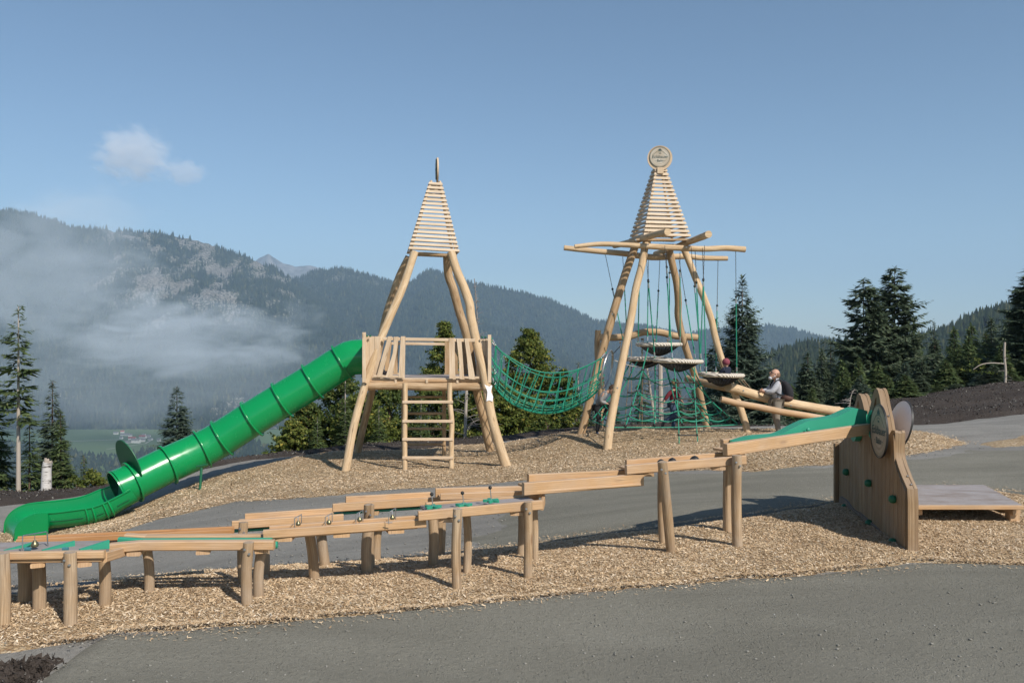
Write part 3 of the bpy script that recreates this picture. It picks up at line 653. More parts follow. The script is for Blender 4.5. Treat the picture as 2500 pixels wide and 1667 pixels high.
def puff(name, C, R, dens, seed, scale, thr, label, col=(.78, .85, .93), power=1.0, n=6):
    def bld(nt_, p):
        N = nt_.nodes; L = nt_.links; tc = N.new('ShaderNodeTexCoord')
        ln = N.new('ShaderNodeVectorMath'); ln.operation = 'LENGTH'; L.new(tc.outputs['Object'], ln.inputs[0])
        mp = N.new('ShaderNodeMapping'); mp.inputs['Location'].default_value = (seed * 3.7, seed * 1.3, seed * .7); mp.inputs['Scale'].default_value = scale; L.new(tc.outputs['Object'], mp.inputs[0])
        no = N.new('ShaderNodeTexNoise'); no.inputs['Scale'].default_value = 1.0; no.inputs['Detail'].default_value = n; no.inputs['Roughness'].default_value = .62; no.inputs['Distortion'].default_value = .6; L.new(mp.outputs[0], no.inputs[0])
        # edge-eroded: noise minus radius
        a = N.new('ShaderNodeMath'); a.operation = 'MULTIPLY_ADD'; L.new(ln.outputs['Value'], a.inputs[0]); a.inputs[1].default_value = -.75; L.new(no.outputs['Fac'], a.inputs[2])
        mr = N.new('ShaderNodeMapRange'); mr.interpolation_type = 'SMOOTHSTEP'; mr.inputs['From Min'].default_value = thr; mr.inputs['From Max'].default_value = thr + .38; mr.inputs['To Max'].default_value = dens; L.new(a.outputs[0], mr.inputs[0])
        L.new(mr.outputs[0], p.inputs['Density'])
    m = vol_mat(name + '_vapour', col, bld, -.35); m.cycles.volume_step_rate = 1.0
    me = bpy.data.meshes.new(name); bm = bmesh.new(); bmesh.ops.create_icosphere(bm, subdivisions=3, radius=1.0); bm.to_mesh(me); bm.free(); me.materials.append(m)
    o = bpy.data.objects.new(name, me); COL.objects.link(o); o.location = C; o.scale = R; return setp(o, label, None, None, 'stuff')
def P3(px, py, D): return at(px, py, D)
if MIST:
    puff('mist', P3(440, 820, 2650), (600, 260, 200), .0031, 1, (4.2, .6, 3.4), -.085, 'bright torn mist drifting in front of the forested mountain', n=7)
    puff('mist', P3(110, 665, 2700), (520, 260, 360), .0021, 2, (3.0, .6, 3.6), -.13, 'mist veil rising over the left mountain shoulder', n=7)
    puff('mist', P3(330, 930, 2550), (900, 260, 170), .0006, 5, (3.6, .7, 3.0), -.26, 'low thin mist hanging above the valley meadow', n=6)
    puff('cloud', P3(325, 380, 6000), (340, 220, 260), .0050, 3, (3.6, .8, 4.0), -.14, 'small torn white cloud left of the slide tower', col=(.97, .97, 1.0), n=8)
    puff('cloud', P3(450, 422, 6000), (190, 130, 120), .004, 4, (2.8, .9, 3.4), -.17, 'faint wisp of cloud right of the small cloud', col=(.97, .97, 1.0), n=8)
# ---------------------------------------------------------------- marble run (wooden water / ball track), climbing wall, deck
def bolt(mb, p, r=.012, d=(0, -1, 0)): mb.lathe([(0.0, .012), (r * .75, .010), (r, .004), (r, 0)], p, d, 8)
def post_part(parent, base, top, r, bolts=2, name='post', mat='post', wob=.07, bend=.02):
    b = Vector(base); t_ = Vector(top); mid = (b + t_) / 2 + Vector((random.uniform(-bend, bend), 0, 0))
    m = MB(); m.tube([b - Vector((0, 0, .12)), mid, t_ - Vector((0, 0, .008)), t_], [r * 1.06, r * 1.03, r, r * .93], 14, 14, wob)
    o = m.build(name, M[mat], parent)
    if bolts:
        k = MB()
        for i in range(bolts): bolt(k, t_ + Vector(((-.25 + .5 * (i % 2)) * r * 1.6, -r * .97, -.035 - .032 * i)), .011)
        setp(k.build('bolt', M['steel'], o), None)
    return o
def D0(py, z=0.0): return (CH - z) * F / (py - CY)
def base_pt(px, py):
    h = hit(px, py, 40); return Vector((h[0], h[1], g1(*h)))
def post_px(parent, bx, by, tx, ty, wpx, bolts=2, name='post', D=None):
    b = base_pt(bx, by); D_ = b.y; t_ = at(tx, ty, D_ if D is None else D); r = wpx / 2 / F * D_
    return post_part(parent, b, t_, r, bolts, name)
def board(parent, A, B, h, th, name='side_board', mat='larch', drop=0):
    """A, B = top edge ends (px, py, D)"""
    a, b = at(*A), at(*B); dz = Vector((0, 0, h / 2)); m = MB(); m.beam(a - dz, b - dz, th, h, c=.006); return m.build(name, M[mat], parent)
def crosspieces(parent, A, B, A2, B2, h, ts, wd=.09, name='cross_batten'):
    a, b, c, d = at(*A), at(*B), at(*A2), at(*B2)
    for t_ in ts:
        p = a.lerp(b, t_) - Vector((0, 0, h + .018)); q = c.lerp(d, t_) - Vector((0, 0, h + .018)); e = (q - p).normalized() * .05
        m = MB(); m.beam(p - e * .1, q + e, wd, .03); m.build(name, M['larch'], parent)
def floor_board(parent, A, B, A2, B2, h, name='trough_floor', mat='larch', up=.0, th=.02):
    a, b, c, d = at(*A), at(*B), at(*A2), at(*B2); a, b = a.lerp(b, .015), b.lerp(a, .05); c, d = c.lerp(d, .015), d.lerp(c, .05); z = Vector((0, 0, -h + th / 2 + .004 + up)); w = ((c - a).length + (d - b).length) / 2
    m = MB(); m.beam((a + c) / 2 + z, (b + d) / 2 + z, abs((c - a).y), th); return m.build(name, M[mat], parent)
def tr(label, A, D=None): return thing('marble_run_section', label, 'marble run', Vector((at(*A).x, at(*A).y, g1(at(*A).x, at(*A).y))), 'sections of the wooden marble run')

# S1: flat table at far left with sloping green barriers and a bell
s1 = tr('low table section at the far left with three green ramps and a hanging bell', (100, 1345, 5.95))
A, B, A2, B2 = (-130, 1349, 5.9), (256, 1343, 6.0), (-110, 1326, 6.28), (250, 1318, 6.36)
board(s1, A, B, .052, .05); board(s1, (-130, 1366, 5.92), (251, 1361, 6.02), .026, .045, 'lower_board')
board(s1, (12, 1324, 6.34), (182, 1321, 6.36), .035, .03, 'back_board', 'larch_orange')
floor_board(s1, (-130, 1349, 5.9), (256, 1343, 6.0), (-110, 1326, 6.3), (250, 1318, 6.4), .035, 'table_top', 'deck', -.004, .025)
m = MB(); a_, b_ = at(256, 1346, 6.02), at(312, 1330, 6.5); m.beam(a_ - Vector((0, 0, .04)), b_ - Vector((0, 0, .04)), .03, .07); m.build('end_board', M['larch'], s1)
crosspieces(s1, A, B, A2, B2, .08, (.57, .87))
for px0, px1, yb in ((7, 90, 1347), (102, 182, 1346), (194, 266, 1344)):
    a, b = at(px0, yb, 6.08), at(px1, yb - 6, 6.22); hh = [.012, .062]; n_ = (b - a).cross(Vector((0, 0, 1))).normalized() * .012
    m = MB(); V = [a - n_, b - n_, b - n_ + Vector((0, 0, hh[1])), a - n_ + Vector((0, 0, hh[0])), a + n_, b + n_, b + n_ + Vector((0, 0, hh[1])), a + n_ + Vector((0, 0, hh[0]))]
    m.add(V, [[0, 1, 2, 3], [4, 5, 6, 7], [0, 1, 5, 4], [1, 2, 6, 5], [2, 3, 7, 6], [3, 0, 4, 7]], [[(0, 0)] * 4] * 6); m.build('green_ramp', M['green_hdpe'], s1, smooth=False)
for px in (67, 159):
    a = at(px, 1341, 6.05); m = MB(); m.beam(a + Vector((-.018, 0, .005)), a + Vector((.022, 0, .005)), .02, .022); m.build('stop_block', plain('blue_green_block', (.06, .2, .24), .5), s1)
def bell(parent, C, r, hang=None):
    m = MB(); q = [(0, 1.05), (.28, 1.02), (.42, .8), (.80, .35), (1.0, -.1), (.96, -.6), (.7, -.85), (.3, -.95), (0, -.97)]
    m.lathe([(a * r, b * r) for a, b in q][::-1], C, (0, 0, 1), 18); b = m.build('bell', M['brass'], parent)
    if hang is not None:
        k = MB(); k.tube([C + Vector((0, 0, r)), hang], .0028, 6); k.build('bell_chain', M['steel'], b)
    return b
fr = MB(); c1_, c2_ = at(55, 1343, 6.0), at(117, 1333, 6.2); tp1, tp2 = at(55, 1307, 6.0), at(115, 1297, 6.2)
fr.tube([c1_, tp1 - Vector((0, 0, .006)), tp1 + (tp2 - tp1) * .04, tp2 - (tp2 - tp1) * .04, tp2 - Vector((0, 0, .006)), c2_], .0045, 8); fr.build('bell_frame', M['steel'], s1)
bell(s1, at(85, 1327, 6.1), .026, at(85, 1302, 6.1))
for bx, by, tx, ty, w_, nb in ((8, 1541, 8, 1354, 29, 1), (171, 1540, 171, 1352, 30, 2), (57, 1485, 60, 1370, 31, 0), (96, 1503, 95, 1376, 29, 0), (254, 1494, 255, 1366, 27, 0)):
    post_px(s1, bx, by, tx, ty, w_, nb)

# S2: long orange trough behind
s2 = tr('long low trough of orange planks behind the table at the left', (300, 1300, 7.0))
board(s2, (44, 1309, 6.75), (572, 1284, 7.25), .062, .03, 'back_board', 'larch_orange'); board(s2, (40, 1316, 6.5), (565, 1291, 6.98), .045, .03, 'front_board', 'larch_orange')
floor_board(s2, (40, 1316, 6.5), (565, 1291, 6.98), (44, 1309, 6.75), (572, 1284, 7.25), .06)
post_px(s2, 650, 1418, 647, 1300, 16, 0); post_px(s2, 364, 1458, 355, 1318, 23, 0)

# S3: long beam with green groove
s3 = tr('long thick double beam with a green groove along its top', (450, 1320, 6.5))
def bent(parent, pts, h, th, name, mat):
    P = [at(*p) for p in pts]
    m = MB()
    for a, b in zip(P[:-1], P[1:]): m.beam(a - Vector((0, 0, h / 2)), b - Vector((0, 0, h / 2)), th, h, c=.008)
    return m.build(name, M[mat], parent)
bent(s3, [(269, 1326, 6.38), (346, 1319, 6.43), (670, 1318, 6.5)], .070, .075, 'front_beam', 'larch'); bent(s3, [(306, 1302, 6.66), (358, 1305, 6.68), (662, 1303, 6.74)], .06, .075, 'back_beam', 'larch')
bent(s3, [(290, 1310.5, 6.54), (352, 1314, 6.55), (664, 1312.5, 6.62)], .05, .05, 'groove', 'green_hdpe')
crosspieces(s3, (269, 1326, 6.38), (670, 1318, 6.5), (306, 1302, 6.66), (662, 1303, 6.74), .065, (.14, .56, .92), .10)
m = MB(); a = at(668, 1319, 6.66)
for r_ in (.028, .018): m.lathe([(r_, -.035), (r_, .035), (r_ - .006, .035), (r_ - .006, -.035), (r_, -.035)], a + Vector((-.005, 0, -.034)), (1, .1, 0), 20)
m.build('green_end_ring', M['green_hdpe'], s3)
post_px(s3, 606, 1489, 607, 1327, 26, 2); post_px(s3, 633, 1468, 637, 1346, 25, 0)

# S4: trough with four bells
s4 = tr('sloping trough with four small brass bells in wire frames', (840, 1280, 6.9))
A, B, A2, B2 = (643, 1293, 6.68), (1040, 1266, 7.0), (658, 1283, 6.98), (1022, 1257, 7.3)
board(s4, A, B, .068, .04, 'front_board'); board(s4, A2, B2, .06, .035, 'back_board'); floor_board(s4, A, B, A2, B2, .066)
crosspieces(s4, A, B, A2, B2, .07, (.12, .47, .81), .13)
for px, py in ((728, 1277), (803, 1274), (878, 1267), (958, 1262)):
    c = at(px, py, 6.95); m = MB(); t0 = at(px - 9, py - 12, 6.85); t1 = at(px + 8, py - 22, 7.1)
    m.tube([t0 - Vector((0, 0, .095)), t0, t1, t1 - Vector((0, 0, .095))], .0035, 6); m.tube([t0 + Vector((-.02, 0, -.083)), t0 + Vector((.03, 0, -.083))], .004, 6); f_ = m.build('bell_frame', M['steel'], s4)
    bell(s4, c, .021, (t0 + t1) / 2)
post_px(s4, 770, 1427, 754, 1290, 25, 0); post_px(s4, 800, 1396, 783, 1290, 25, 0); post_px(s4, 898, 1412, 900, 1276, 25, 0); post_px(s4, 921, 1381, 925, 1276, 21, 0)

# S5, S6: rear troughs with green runners
def rear(label, f, b, fh, posts):
    s = tr(label, f[0]); board(s, f[0], f[1], fh, .035, 'front_board'); board(s, b[0], b[1], fh * .95, .035, 'back_board')
    z = fh * F; g0 = (f[0][0] + 3, f[0][1] + fh / f[0][2] * F + 1, f[0][2] + .05); g1_ = (f[1][0], f[1][1] + fh / f[1][2] * F + 1, f[1][2] + .05)
    board(s, g0, g1_, .022, .05, 'green_runner', 'green_hdpe'); floor_board(s, f[0], f[1], b[0], b[1], fh)
    crosspieces(s, f[0], f[1], b[0], b[1], fh + .02, (.35, .9), .12)
    for p in posts: post_px(s, *p)
    return s
rear('rear plank trough with a green runner, left of the pair behind the bells', ((566, 1271, 7.4), (838, 1254, 7.75)), ((598, 1253, 7.72), (813, 1239, 8.0)), .072, [(597, 1440, 594, 1278, 22, 2, 'post', 6.95)])
rear('rear plank trough with a green runner, right of the pair behind the bells', ((812, 1229, 7.75), (1080, 1212, 8.1)), ((844, 1211, 8.05), (1050, 1200, 8.35)), .075, [(905, 1400, 901, 1236, 25, 2, 'post', 7.6)])

# S7: trough with three levers
s7 = tr('trough with three black knobbed levers on green star wheels', (1170, 1235, 7.0))
A, B, A2, B2 = (1021, 1247, 6.93), (1323, 1220, 7.22), (1040, 1226, 7.3), (1314, 1206, 7.6)
board(s7, A, B, .078, .045, 'front_board'); board(s7, A2, B2, .07, .035, 'back_board'); floor_board(s7, A, B, A2, B2, .078, mat='deck', up=.03)
board(s7, (1323, 1222, 7.26), (1327, 1208, 7.58), .08, .03, 'end_board'); crosspieces(s7, A, B, A2, B2, .08, (.22, .80), .13)
for kx, ky, bx, by, D in ((1054, 1206, 1057, 1238, 7.1), (1129, 1203, 1132.6, 1234, 7.1), (1196.5, 1190, 1200, 1223, 7.2)):
    k, b = at(kx, ky, D), at(bx, by, D); m = MB(); m.tube([b, k], .0045, 8); lv = m.build('lever_rod', M['steel'], s7)
    m = MB(); m.sphere(k, .0155, 14); m.build('lever_knob', M['rubber'], lv)
    out = []
    for i in range(40):
        a = 6.283 * i / 40; r = .052 + .022 * math.cos(a * 5 + kx); out.append((b.x + r * math.cos(a), b.y + r * math.sin(a)))
    m = MB(); zz = b.z - .006; m.plate(out, [], lambda x_, y_: (x_, y_, zz), .022, (0, 0, 1)); m.build('star_wheel', M['green_hdpe'], lv)
for p in ((1054, 1395, 1055, 1250, 24, 0), (1073, 1367, 1076, 1250, 18, 0), (1117, 1447, 1117, 1247, 23, 2), (1137, 1412, 1139, 1250, 19, 0), (1288, 1425, 1289, 1230, 21, 2), (1304, 1382, 1304, 1235, 17, 0), (1269, 1369, 1274, 1245, 19, 0)): post_px(s7, *p)
s8 = tr('short upper trough behind the levers', (1170, 1195, 8.0))
board(s8, (1063, 1191, 7.95), (1330, 1184, 8.15), .085, .05, 'back_board'); board(s8, (1075, 1204, 7.72), (1326, 1196, 7.92), .06, .03, 'front_board'); floor_board(s8, (1075, 1204, 7.72), (1326, 1196, 7.92), (1063, 1191, 7.95), (1330, 1184, 8.15), .075)
post_px(s8, 1075, 1366, 1078, 1215, 15, 0)

# S9: long clean trough
s9 = tr('long clean trough of pale planks sloping down to the levers', (1420, 1165, 7.6))
board(s9, (1277, 1178, 7.42), (1568, 1156, 7.9), .108, .055, 'front_board', 'larch'); board(s9, (1289, 1157, 7.85), (1545, 1145, 8.25), .10, .05, 'back_board', 'larch'); floor_board(s9, (1277, 1178, 7.42), (1562, 1156.5, 7.89), (1289, 1157, 7.85), (1535, 1145.6, 8.23), .1)
# S10: domes
s10 = tr('trough on posts holding three black rubber domes', (1670, 1125, 8.1))
A, B, A2, B2 = (1528, 1135, 7.82), (1819, 1111, 8.2), (1528, 1122, 8.2), (1800, 1101, 8.6)
board(s10, A, B, .084, .05, 'front_board', 'larch'); board(s10, A2, B2, .08, .045, 'back_board', 'larch'); floor_board(s10, A, B, A2, B2, .085); crosspieces(s10, A, B, A2, B2, .086, (.17, .77), .13)
for px, py, r in ((1614, 1133, .042), (1641.5, 1130, .044), (1696, 1127, .05)):
    c = at(px, py, 8.08); m = MB(); m.lathe([(r * math.cos(a), r * 1.12 * math.sin(a)) for a in np.linspace(0, math.pi / 2, 9)], c, (0, 0, 1), 22); d = m.build('rubber_dome', M['rubber'], s10)
    m = MB(); m.lathe([(.006, 0), (.006, .004), (0, .005)], c + Vector((0, 0, r * 1.12)), (0, 0, 1), 8); m.build('dome_screw', M['steel'], d)
for p in ((1641, 1357, 1618, 1135, 23, 2, 'post', 7.72), (1619.6, 1338, 1614, 1150, 17, 0), (1802, 1347, 1799, 1118, 24, 2, 'post', 8.06), (1777, 1310, 1777, 1140, 22, 0)): post_px(s10, *p)
# S11: top trough with green wave
s11 = tr('top trough with a green wavy slide board, leaning on the climbing wall', (1960, 1055, 8.7))
fA, fB, bA, bB = (1770, 1083, 8.15), (2152, 1029, 9.05), (1763, 1073, 8.55), (2120, 1020, 9.45)
board(s11, fA, fB, .112, .07, 'front_board', 'larch'); board(s11, bA, bB, .11, .05, 'back_board', 'larch'); floor_board(s11, fA, fB, bA, bB, .11)
wave = [(1793, 1079), (1836, 1068), (1875, 1064.5), (1904, 1060), (1938, 1043), (1972, 1028), (2006, 1023), (2040, 1017), (2067, 1005), (2091, 997), (2118, 1003)]
for li, off in enumerate((0, .075, .15)):
    top = []
    for px, py in wave:
        tt = (px - 1770) / 382; D = 8.32 + .86 * tt + off; top.append(at(px, py + li * 0, 8.32 + .86 * tt) + Vector((0, off, .0)))
    top = smooth_path(top, 44); m = MB(); n_ = len(top); V = []
    for p in top:
        tt = (p.x - top[0].x) / (top[-1].x - top[0].x); lo = at(1770, 1083 + 29, 8.32).z * (1 - tt) + (at(2152, 1029, 9.05).z - .1) * tt
        for dy in (0, .045): V += [(p.x, p.y + dy, min(lo, p.z - .01)), (p.x, p.y + dy, p.z)]
    Fc = []
    for i in range(n_ - 1):
        b = i * 4; Fc += [[b, b + 4, b + 5, b + 1], [b + 2, b + 3, b + 7, b + 6], [b + 1, b + 5, b + 7, b + 3]]
    Fc += [[0, 1, 3, 2], [(n_ - 1) * 4 + q for q in (0, 2, 3, 1)]]
    m.add(V, Fc, [[(0, 0)] * 4] * len(Fc)); m.build('wave_board', M['green_hdpe'], s11)
c = at(1973, 1049, 8.72); m = MB(); m.sphere(c, .022, 12, (1, .6, 1)); m.build('green_peg', M['green_hdpe'], s11)

# ---- climbing wall: vertical plank panel seen nearly edge-on
W0 = Vector((967 / F * 8.0, 8.0, 0)); W1 = Vector((797 / F * 10.4, 10.4, 0)); wd = (W1 - W0).normalized(); wn = Vector((wd.y, -wd.x, 0))   # wn points right
def wallpt(px, py):
    rx = (px - CX) / F; t_ = (W0.x - rx * W0.y) / (rx * wd.y - wd.x); D = W0.y + wd.y * t_; return (t_, CH - (py - CY) / F * D)
to3 = lambda u, z: (W0.x + wd.x * u, W0.y + wd.y * u, z)
zb = g1(W0.x, W0.y) - .05; LW = (W1 - W0).length
prof = [(0, zb), (0, wallpt(2217, 1226)[1])] + [wallpt(*p) for p in [(2215,1192),(2209,1178),(2203,1165),(2193,1138),(2187,1118),(2185,1104),(2185.5,1080),(2186,1056),(2184,1050),(2177,1050),(2171,1060),(2164,1056),(2158,1020),(2151,988),(2147,966),(2143,952),(2139,947),(2134.5,952),(2130,968),(2126,985),(2122,1002),(2117,1015),(2113,1015),(2110,1000),(2106,982),(2101,966),(2096,960),(2092,964),(2088,985),(2084,1010),(2078,1036),(2066,1066),(2056,1076),(2048,1084)]] + [(LW, zb)]
hole1 = [wallpt(*p) for p in [(2140,972),(2138.5,970),(2136,976),(2133,992),(2129,1008),(2125,1020),(2131,1022),(2136,1012),(2139,996)]]
hole2 = [wallpt(*p) for p in [(2096,979),(2094,977),(2092,988),(2090,1000),(2087,1012),(2092,1014),(2096,1002),(2098,990)]]
cw = thing('climbing_wall', 'tall plank climbing wall with two pointed peaks and round signs, seen edge on', 'climbing wall', to3(.1, g1(W0.x, W0.y)))
for i, (o_, th, nm) in enumerate(((0, .03, 'plank_panel'), (.03, .034, 'plank_panel'), (.064, .03, 'plank_panel'))):
    sg = .012 * (i == 1)
    m = MB(); m.plate([(u, z - (0 if i != 1 else .006)) for u, z in prof], [hole1, hole2], lambda u, z, o_=o_: Vector(to3(u, z)) + wn * o_, th - .001, wn)
    # plank seams as wood whose grain runs upright
    m.build(nm, M['wallwood'], cw)
# separate upright planks on the visible left face
pu = 0.04; k = 0
outl = [Vector((p[0], p[1], 0)) for p in prof]
def ztop(u):
    best = 0
    for (a, b) in zip(prof[1:-1], prof[2:]):
        if min(a[0], b[0]) <= u <= max(a[0], b[0]) and abs(a[0] - b[0]) > 1e-6: best = max(best, a[1] + (b[1] - a[1]) * (u - a[0]) / (b[0] - a[0]))
    return best
planks = MB()
while pu < LW - .05:
    wdt = random.uniform(.10, .13); us = np.linspace(pu + .003, pu + wdt - .003, 5); tz = [min(ztop(u_), 1.14) - .035 for u_ in us]
    planks.plate([(us[0], zb), (us[-1], zb)] + [(u_, z_) for u_, z_ in list(zip(us, tz))[::-1]], [], lambda u, z: Vector(to3(u, z)) - wn * .014, .013, wn)
    pu += wdt
planks.build('face_planks', M['wallwood'], cw)
m = MB(); Pb = [wallpt(*p) for p in [(2217,1359),(2200,1352),(2160,1318),(2130,1290),(2100,1262),(2070,1245),(2054,1238),(2055,1218),(2059,1211),(2066,1216),(2075,1222),(2084,1236),(2095,1246),(2105,1250),(2119,1262),(2128,1270),(2135,1276),(2150,1290),(2163,1305),(2180,1316),(2196,1326),(2214,1338)]]
Pb = [(min(max(u, .01), LW - .01), z) for u, z in Pb]
m.plate(Pb, [], lambda u, z: Vector(to3(u, z)) - wn * .034, .018, wn); m.build('bark_slab', M['slabwood'], cw)
m = MB(); m.beam(Vector(to3(LW - .05, zb)) - wn * .04, Vector(to3(LW - .05, ztop(LW - .1) - .02)) - wn * .04, .05, .05); m.build('edge_batten', M['wallwood'], cw)
for px, py in ((2074, 1152), (2129.6, 1179), (2190, 1218), (2071, 1238), (2131, 1277), (2190, 1323)):
    u, z = wallpt(px, py); c = Vector(to3(u, z)) - wn * .018; m = MB()
    m.lathe([(0, .06), (.022, .058), (.036, .045), (.042, .02), (.036, 0)], c, -wn, 10); m.build('climbing_hold', M['slide_dark'], cw)
for px, py, r in ((2146, 1036, .145), (2101, 1045, .145)):
    u, z = wallpt(px, py); c = Vector(to3(u, z)) - wn * .02; m = MB(); m.lathe([(r, 0), (r, .06), (r - .045, .06), (r - .045, 0)], c, -wn, 28); m.build('green_ring', M['green_hdpe'], cw)
m = MB()
for px, py in ((2169, 958), (2130, 975), (2214, 1113), (2223, 1152), (2232, 1180)):
    u, z = wallpt(px - 12, py); bolt(m, Vector(to3(u, ztop(u))) + wn * .05, .01, (0, -.6, .8))
m.build('edge_bolts', M['steel'], cw)['kind'] = 'stuff'

# round printed sign
def sign_disc(parent, C, R, nrm, right, backside='white', text=True, name='sign_disc', rim=None, face='signwood'):
    nrm = Vector(nrm).normalized(); right = Vector(right).normalized(); up = right.cross(-nrm) if False else nrm.cross(right).normalized()
    if up.z < 0: up = -up
    C = Vector(C); m = MB(); m.lathe([(0, 0), (R, 0), (R, .012), (0, .012)], C, nrm, 48); o = m.build(name, M[face], parent)
    m = MB(); m.lathe([(R, -.002), (R + .006, -.002), (R + .006, .016), (R, .016), (R, -.002)], C, nrm, 48); m.build('sign_rim', M['rubber'] if rim is None else rim, o)
    if not text: return o
    def pr(mb, pts2, wd_, ht=.004):     # printed stroke
        for (a, b) in zip(pts2[:-1], pts2[1:]):
            a = Vector(a); b = Vector(b); d = (b - a).normalized(); n2 = Vector((-d.y, d.x)) * wd_ / 2
            q = [a - n2, b - n2, b + n2, a + n2]; mb.add([C + right * p.x * R + up * p.y * R + nrm * (.0125 + ht * .2) for p in q], [[0, 1, 2, 3]], [[(0, 0)] * 4])
    m = MB(); pr(m, [(-.72, .22), (-.45, .44), (-.32, .55), (-.2, .58), (0, .60), (.16, .60), (.28, .55), (.45, .38), (.7, .18)], .03)
    pr(m, [(-.17, .68), (.17, .68)], .10); pr(m, [(-.12, .76), (.12, .76)], .08); pr(m, [(-.03, .84), (.05, .84)], .06)
    pr(m, [(-.1, .5), (-.1, .34), (.1, .34), (.1, .5), (-.1, .5)], .02); pr(m, [(-.1, .37), (.1, .37)], .06)
    pr(m, [(-.5, -.37), (-.40, -.37)], .03); pr(m, [(.40, -.37), (.5, -.37)], .03)
    pr(m, [(.95 * math.cos(a), .95 * math.sin(a)) for a in np.linspace(0, 6.283, 49)], .015)
    m.build('printed_hill_and_cabin', M['ink'], o, smooth=False)
    for body, size, y0, sh in (('Eckbauer', .44, -.12, .2), ('Bahn', .34, -.48, .2)):
        cu = bpy.data.curves.new('lettering', 'FONT'); cu.body = body; cu.size = size * R; cu.align_x = 'CENTER'; cu.shear = sh; cu.extrude = .0005; cu.offset = .0012 * R / .28
        tmp = bpy.data.objects.new('tmp', cu); me = bpy.data.meshes.new_from_object(tmp); bpy.data.objects.remove(tmp)
        lo = bpy.data.objects.new('lettering', me); COL.objects.link(lo); me.name = 'lettering'; me.materials.clear(); me.materials.append(M['ink'])
        mat = Matrix((right, up, nrm)).transposed().to_4x4(); base = C + up * y0 * R + nrm * .0135 - worldloc(o)
        me.transform(Matrix.Translation(base) @ mat); lo.parent = o
    return o
M['ink'] = plain('dark_green_print', (.035, .075, .075), .6)
M['signwood'] = wood('printed_wood_sign', (.50, .43, .34), (.38, .32, .25), .5, False, 0, rough=.45)
M['signlight'] = wood('light_sign_face', (.72, .68, .60), (.56, .48, .38), .5, False, 0, rough=.4)
u, z = wallpt(2167, 1052); sign_disc(cw, Vector(to3(u, z)) - wn * .075, .262, -wn, -wd)
m = MB(); m.tube([Vector(to3(u, z - .1)) - wn * .07, Vector(to3(u, z - .1)) + wn * .0], .014, 8); m.build('sign_spacer', M['darksteel'], cw)
c2 = at(2198, 1038, 8.85); o = sign_disc(cw, c2, .255, (-wn + Vector((0, -.12, .22))).normalized(), -wd, text=False, face='white')

# ---- low wooden deck at the right
dk = thing('wooden_deck', 'low grey weathered wooden deck beside the climbing wall at the right edge', 'deck', (5.3, 9.6, g1(5.3, 9.6)))
zt = .262; yf, yb_ = 9.18, 10.45; xl = W0.x + wd.x / wd.y * (yf - W0.y) + .125; xr = at(2492, 1233, 9.18).x; xrb = at(2402, 1188, 10.45).x
nb = 11; m_w = (yb_ - yf) / nb
for i in range(nb):
    y_ = yf + (i + .5) * m_w; tt = (i + .5) / nb; m = MB(); xx = xr + (xrb - xr) * tt; m.beam((W0.x + wd.x / wd.y * (y_ - W0.y) + .125, y_, zt - .014), (xx, y_, zt - .014), m_w - .005, .028, c=.003); m.build('deck_board', M['deck'], dk)
m = MB(); m.beam((xl, yf - .022, zt - .026), (xr + .01, yf - .022, zt - .026), .035, .046); m.build('front_fascia', M['larch'], dk)
for x_ in (xl + .42, xr - .02):
    m = MB(); m.beam((x_, yf + .04, zt - .09), (x_ - .08, yb_ - .05, zt - .09), .085, .06); m.build('joist', M['larch'], dk)
for x_, y_ in ((at(2474, 1270, 9.3).x, 9.32), (at(2440, 1240, 10.2).x - .1, 10.3), (xl + .35, 10.3)):
    zg = g1(x_, y_); m = MB(); m.beam((x_, y_, zg - .05), (x_, y_, zt - .03), .105, .105, up=(0, 1, 0)); m.build('leg', M['larch'], dk)
m = MB(); m.beam((xr - .01, yf + .25, zt - .10), (xr - .01, yf + .75, zt - .10), .1, .09); m.build('side_block', M['larch'], dk)
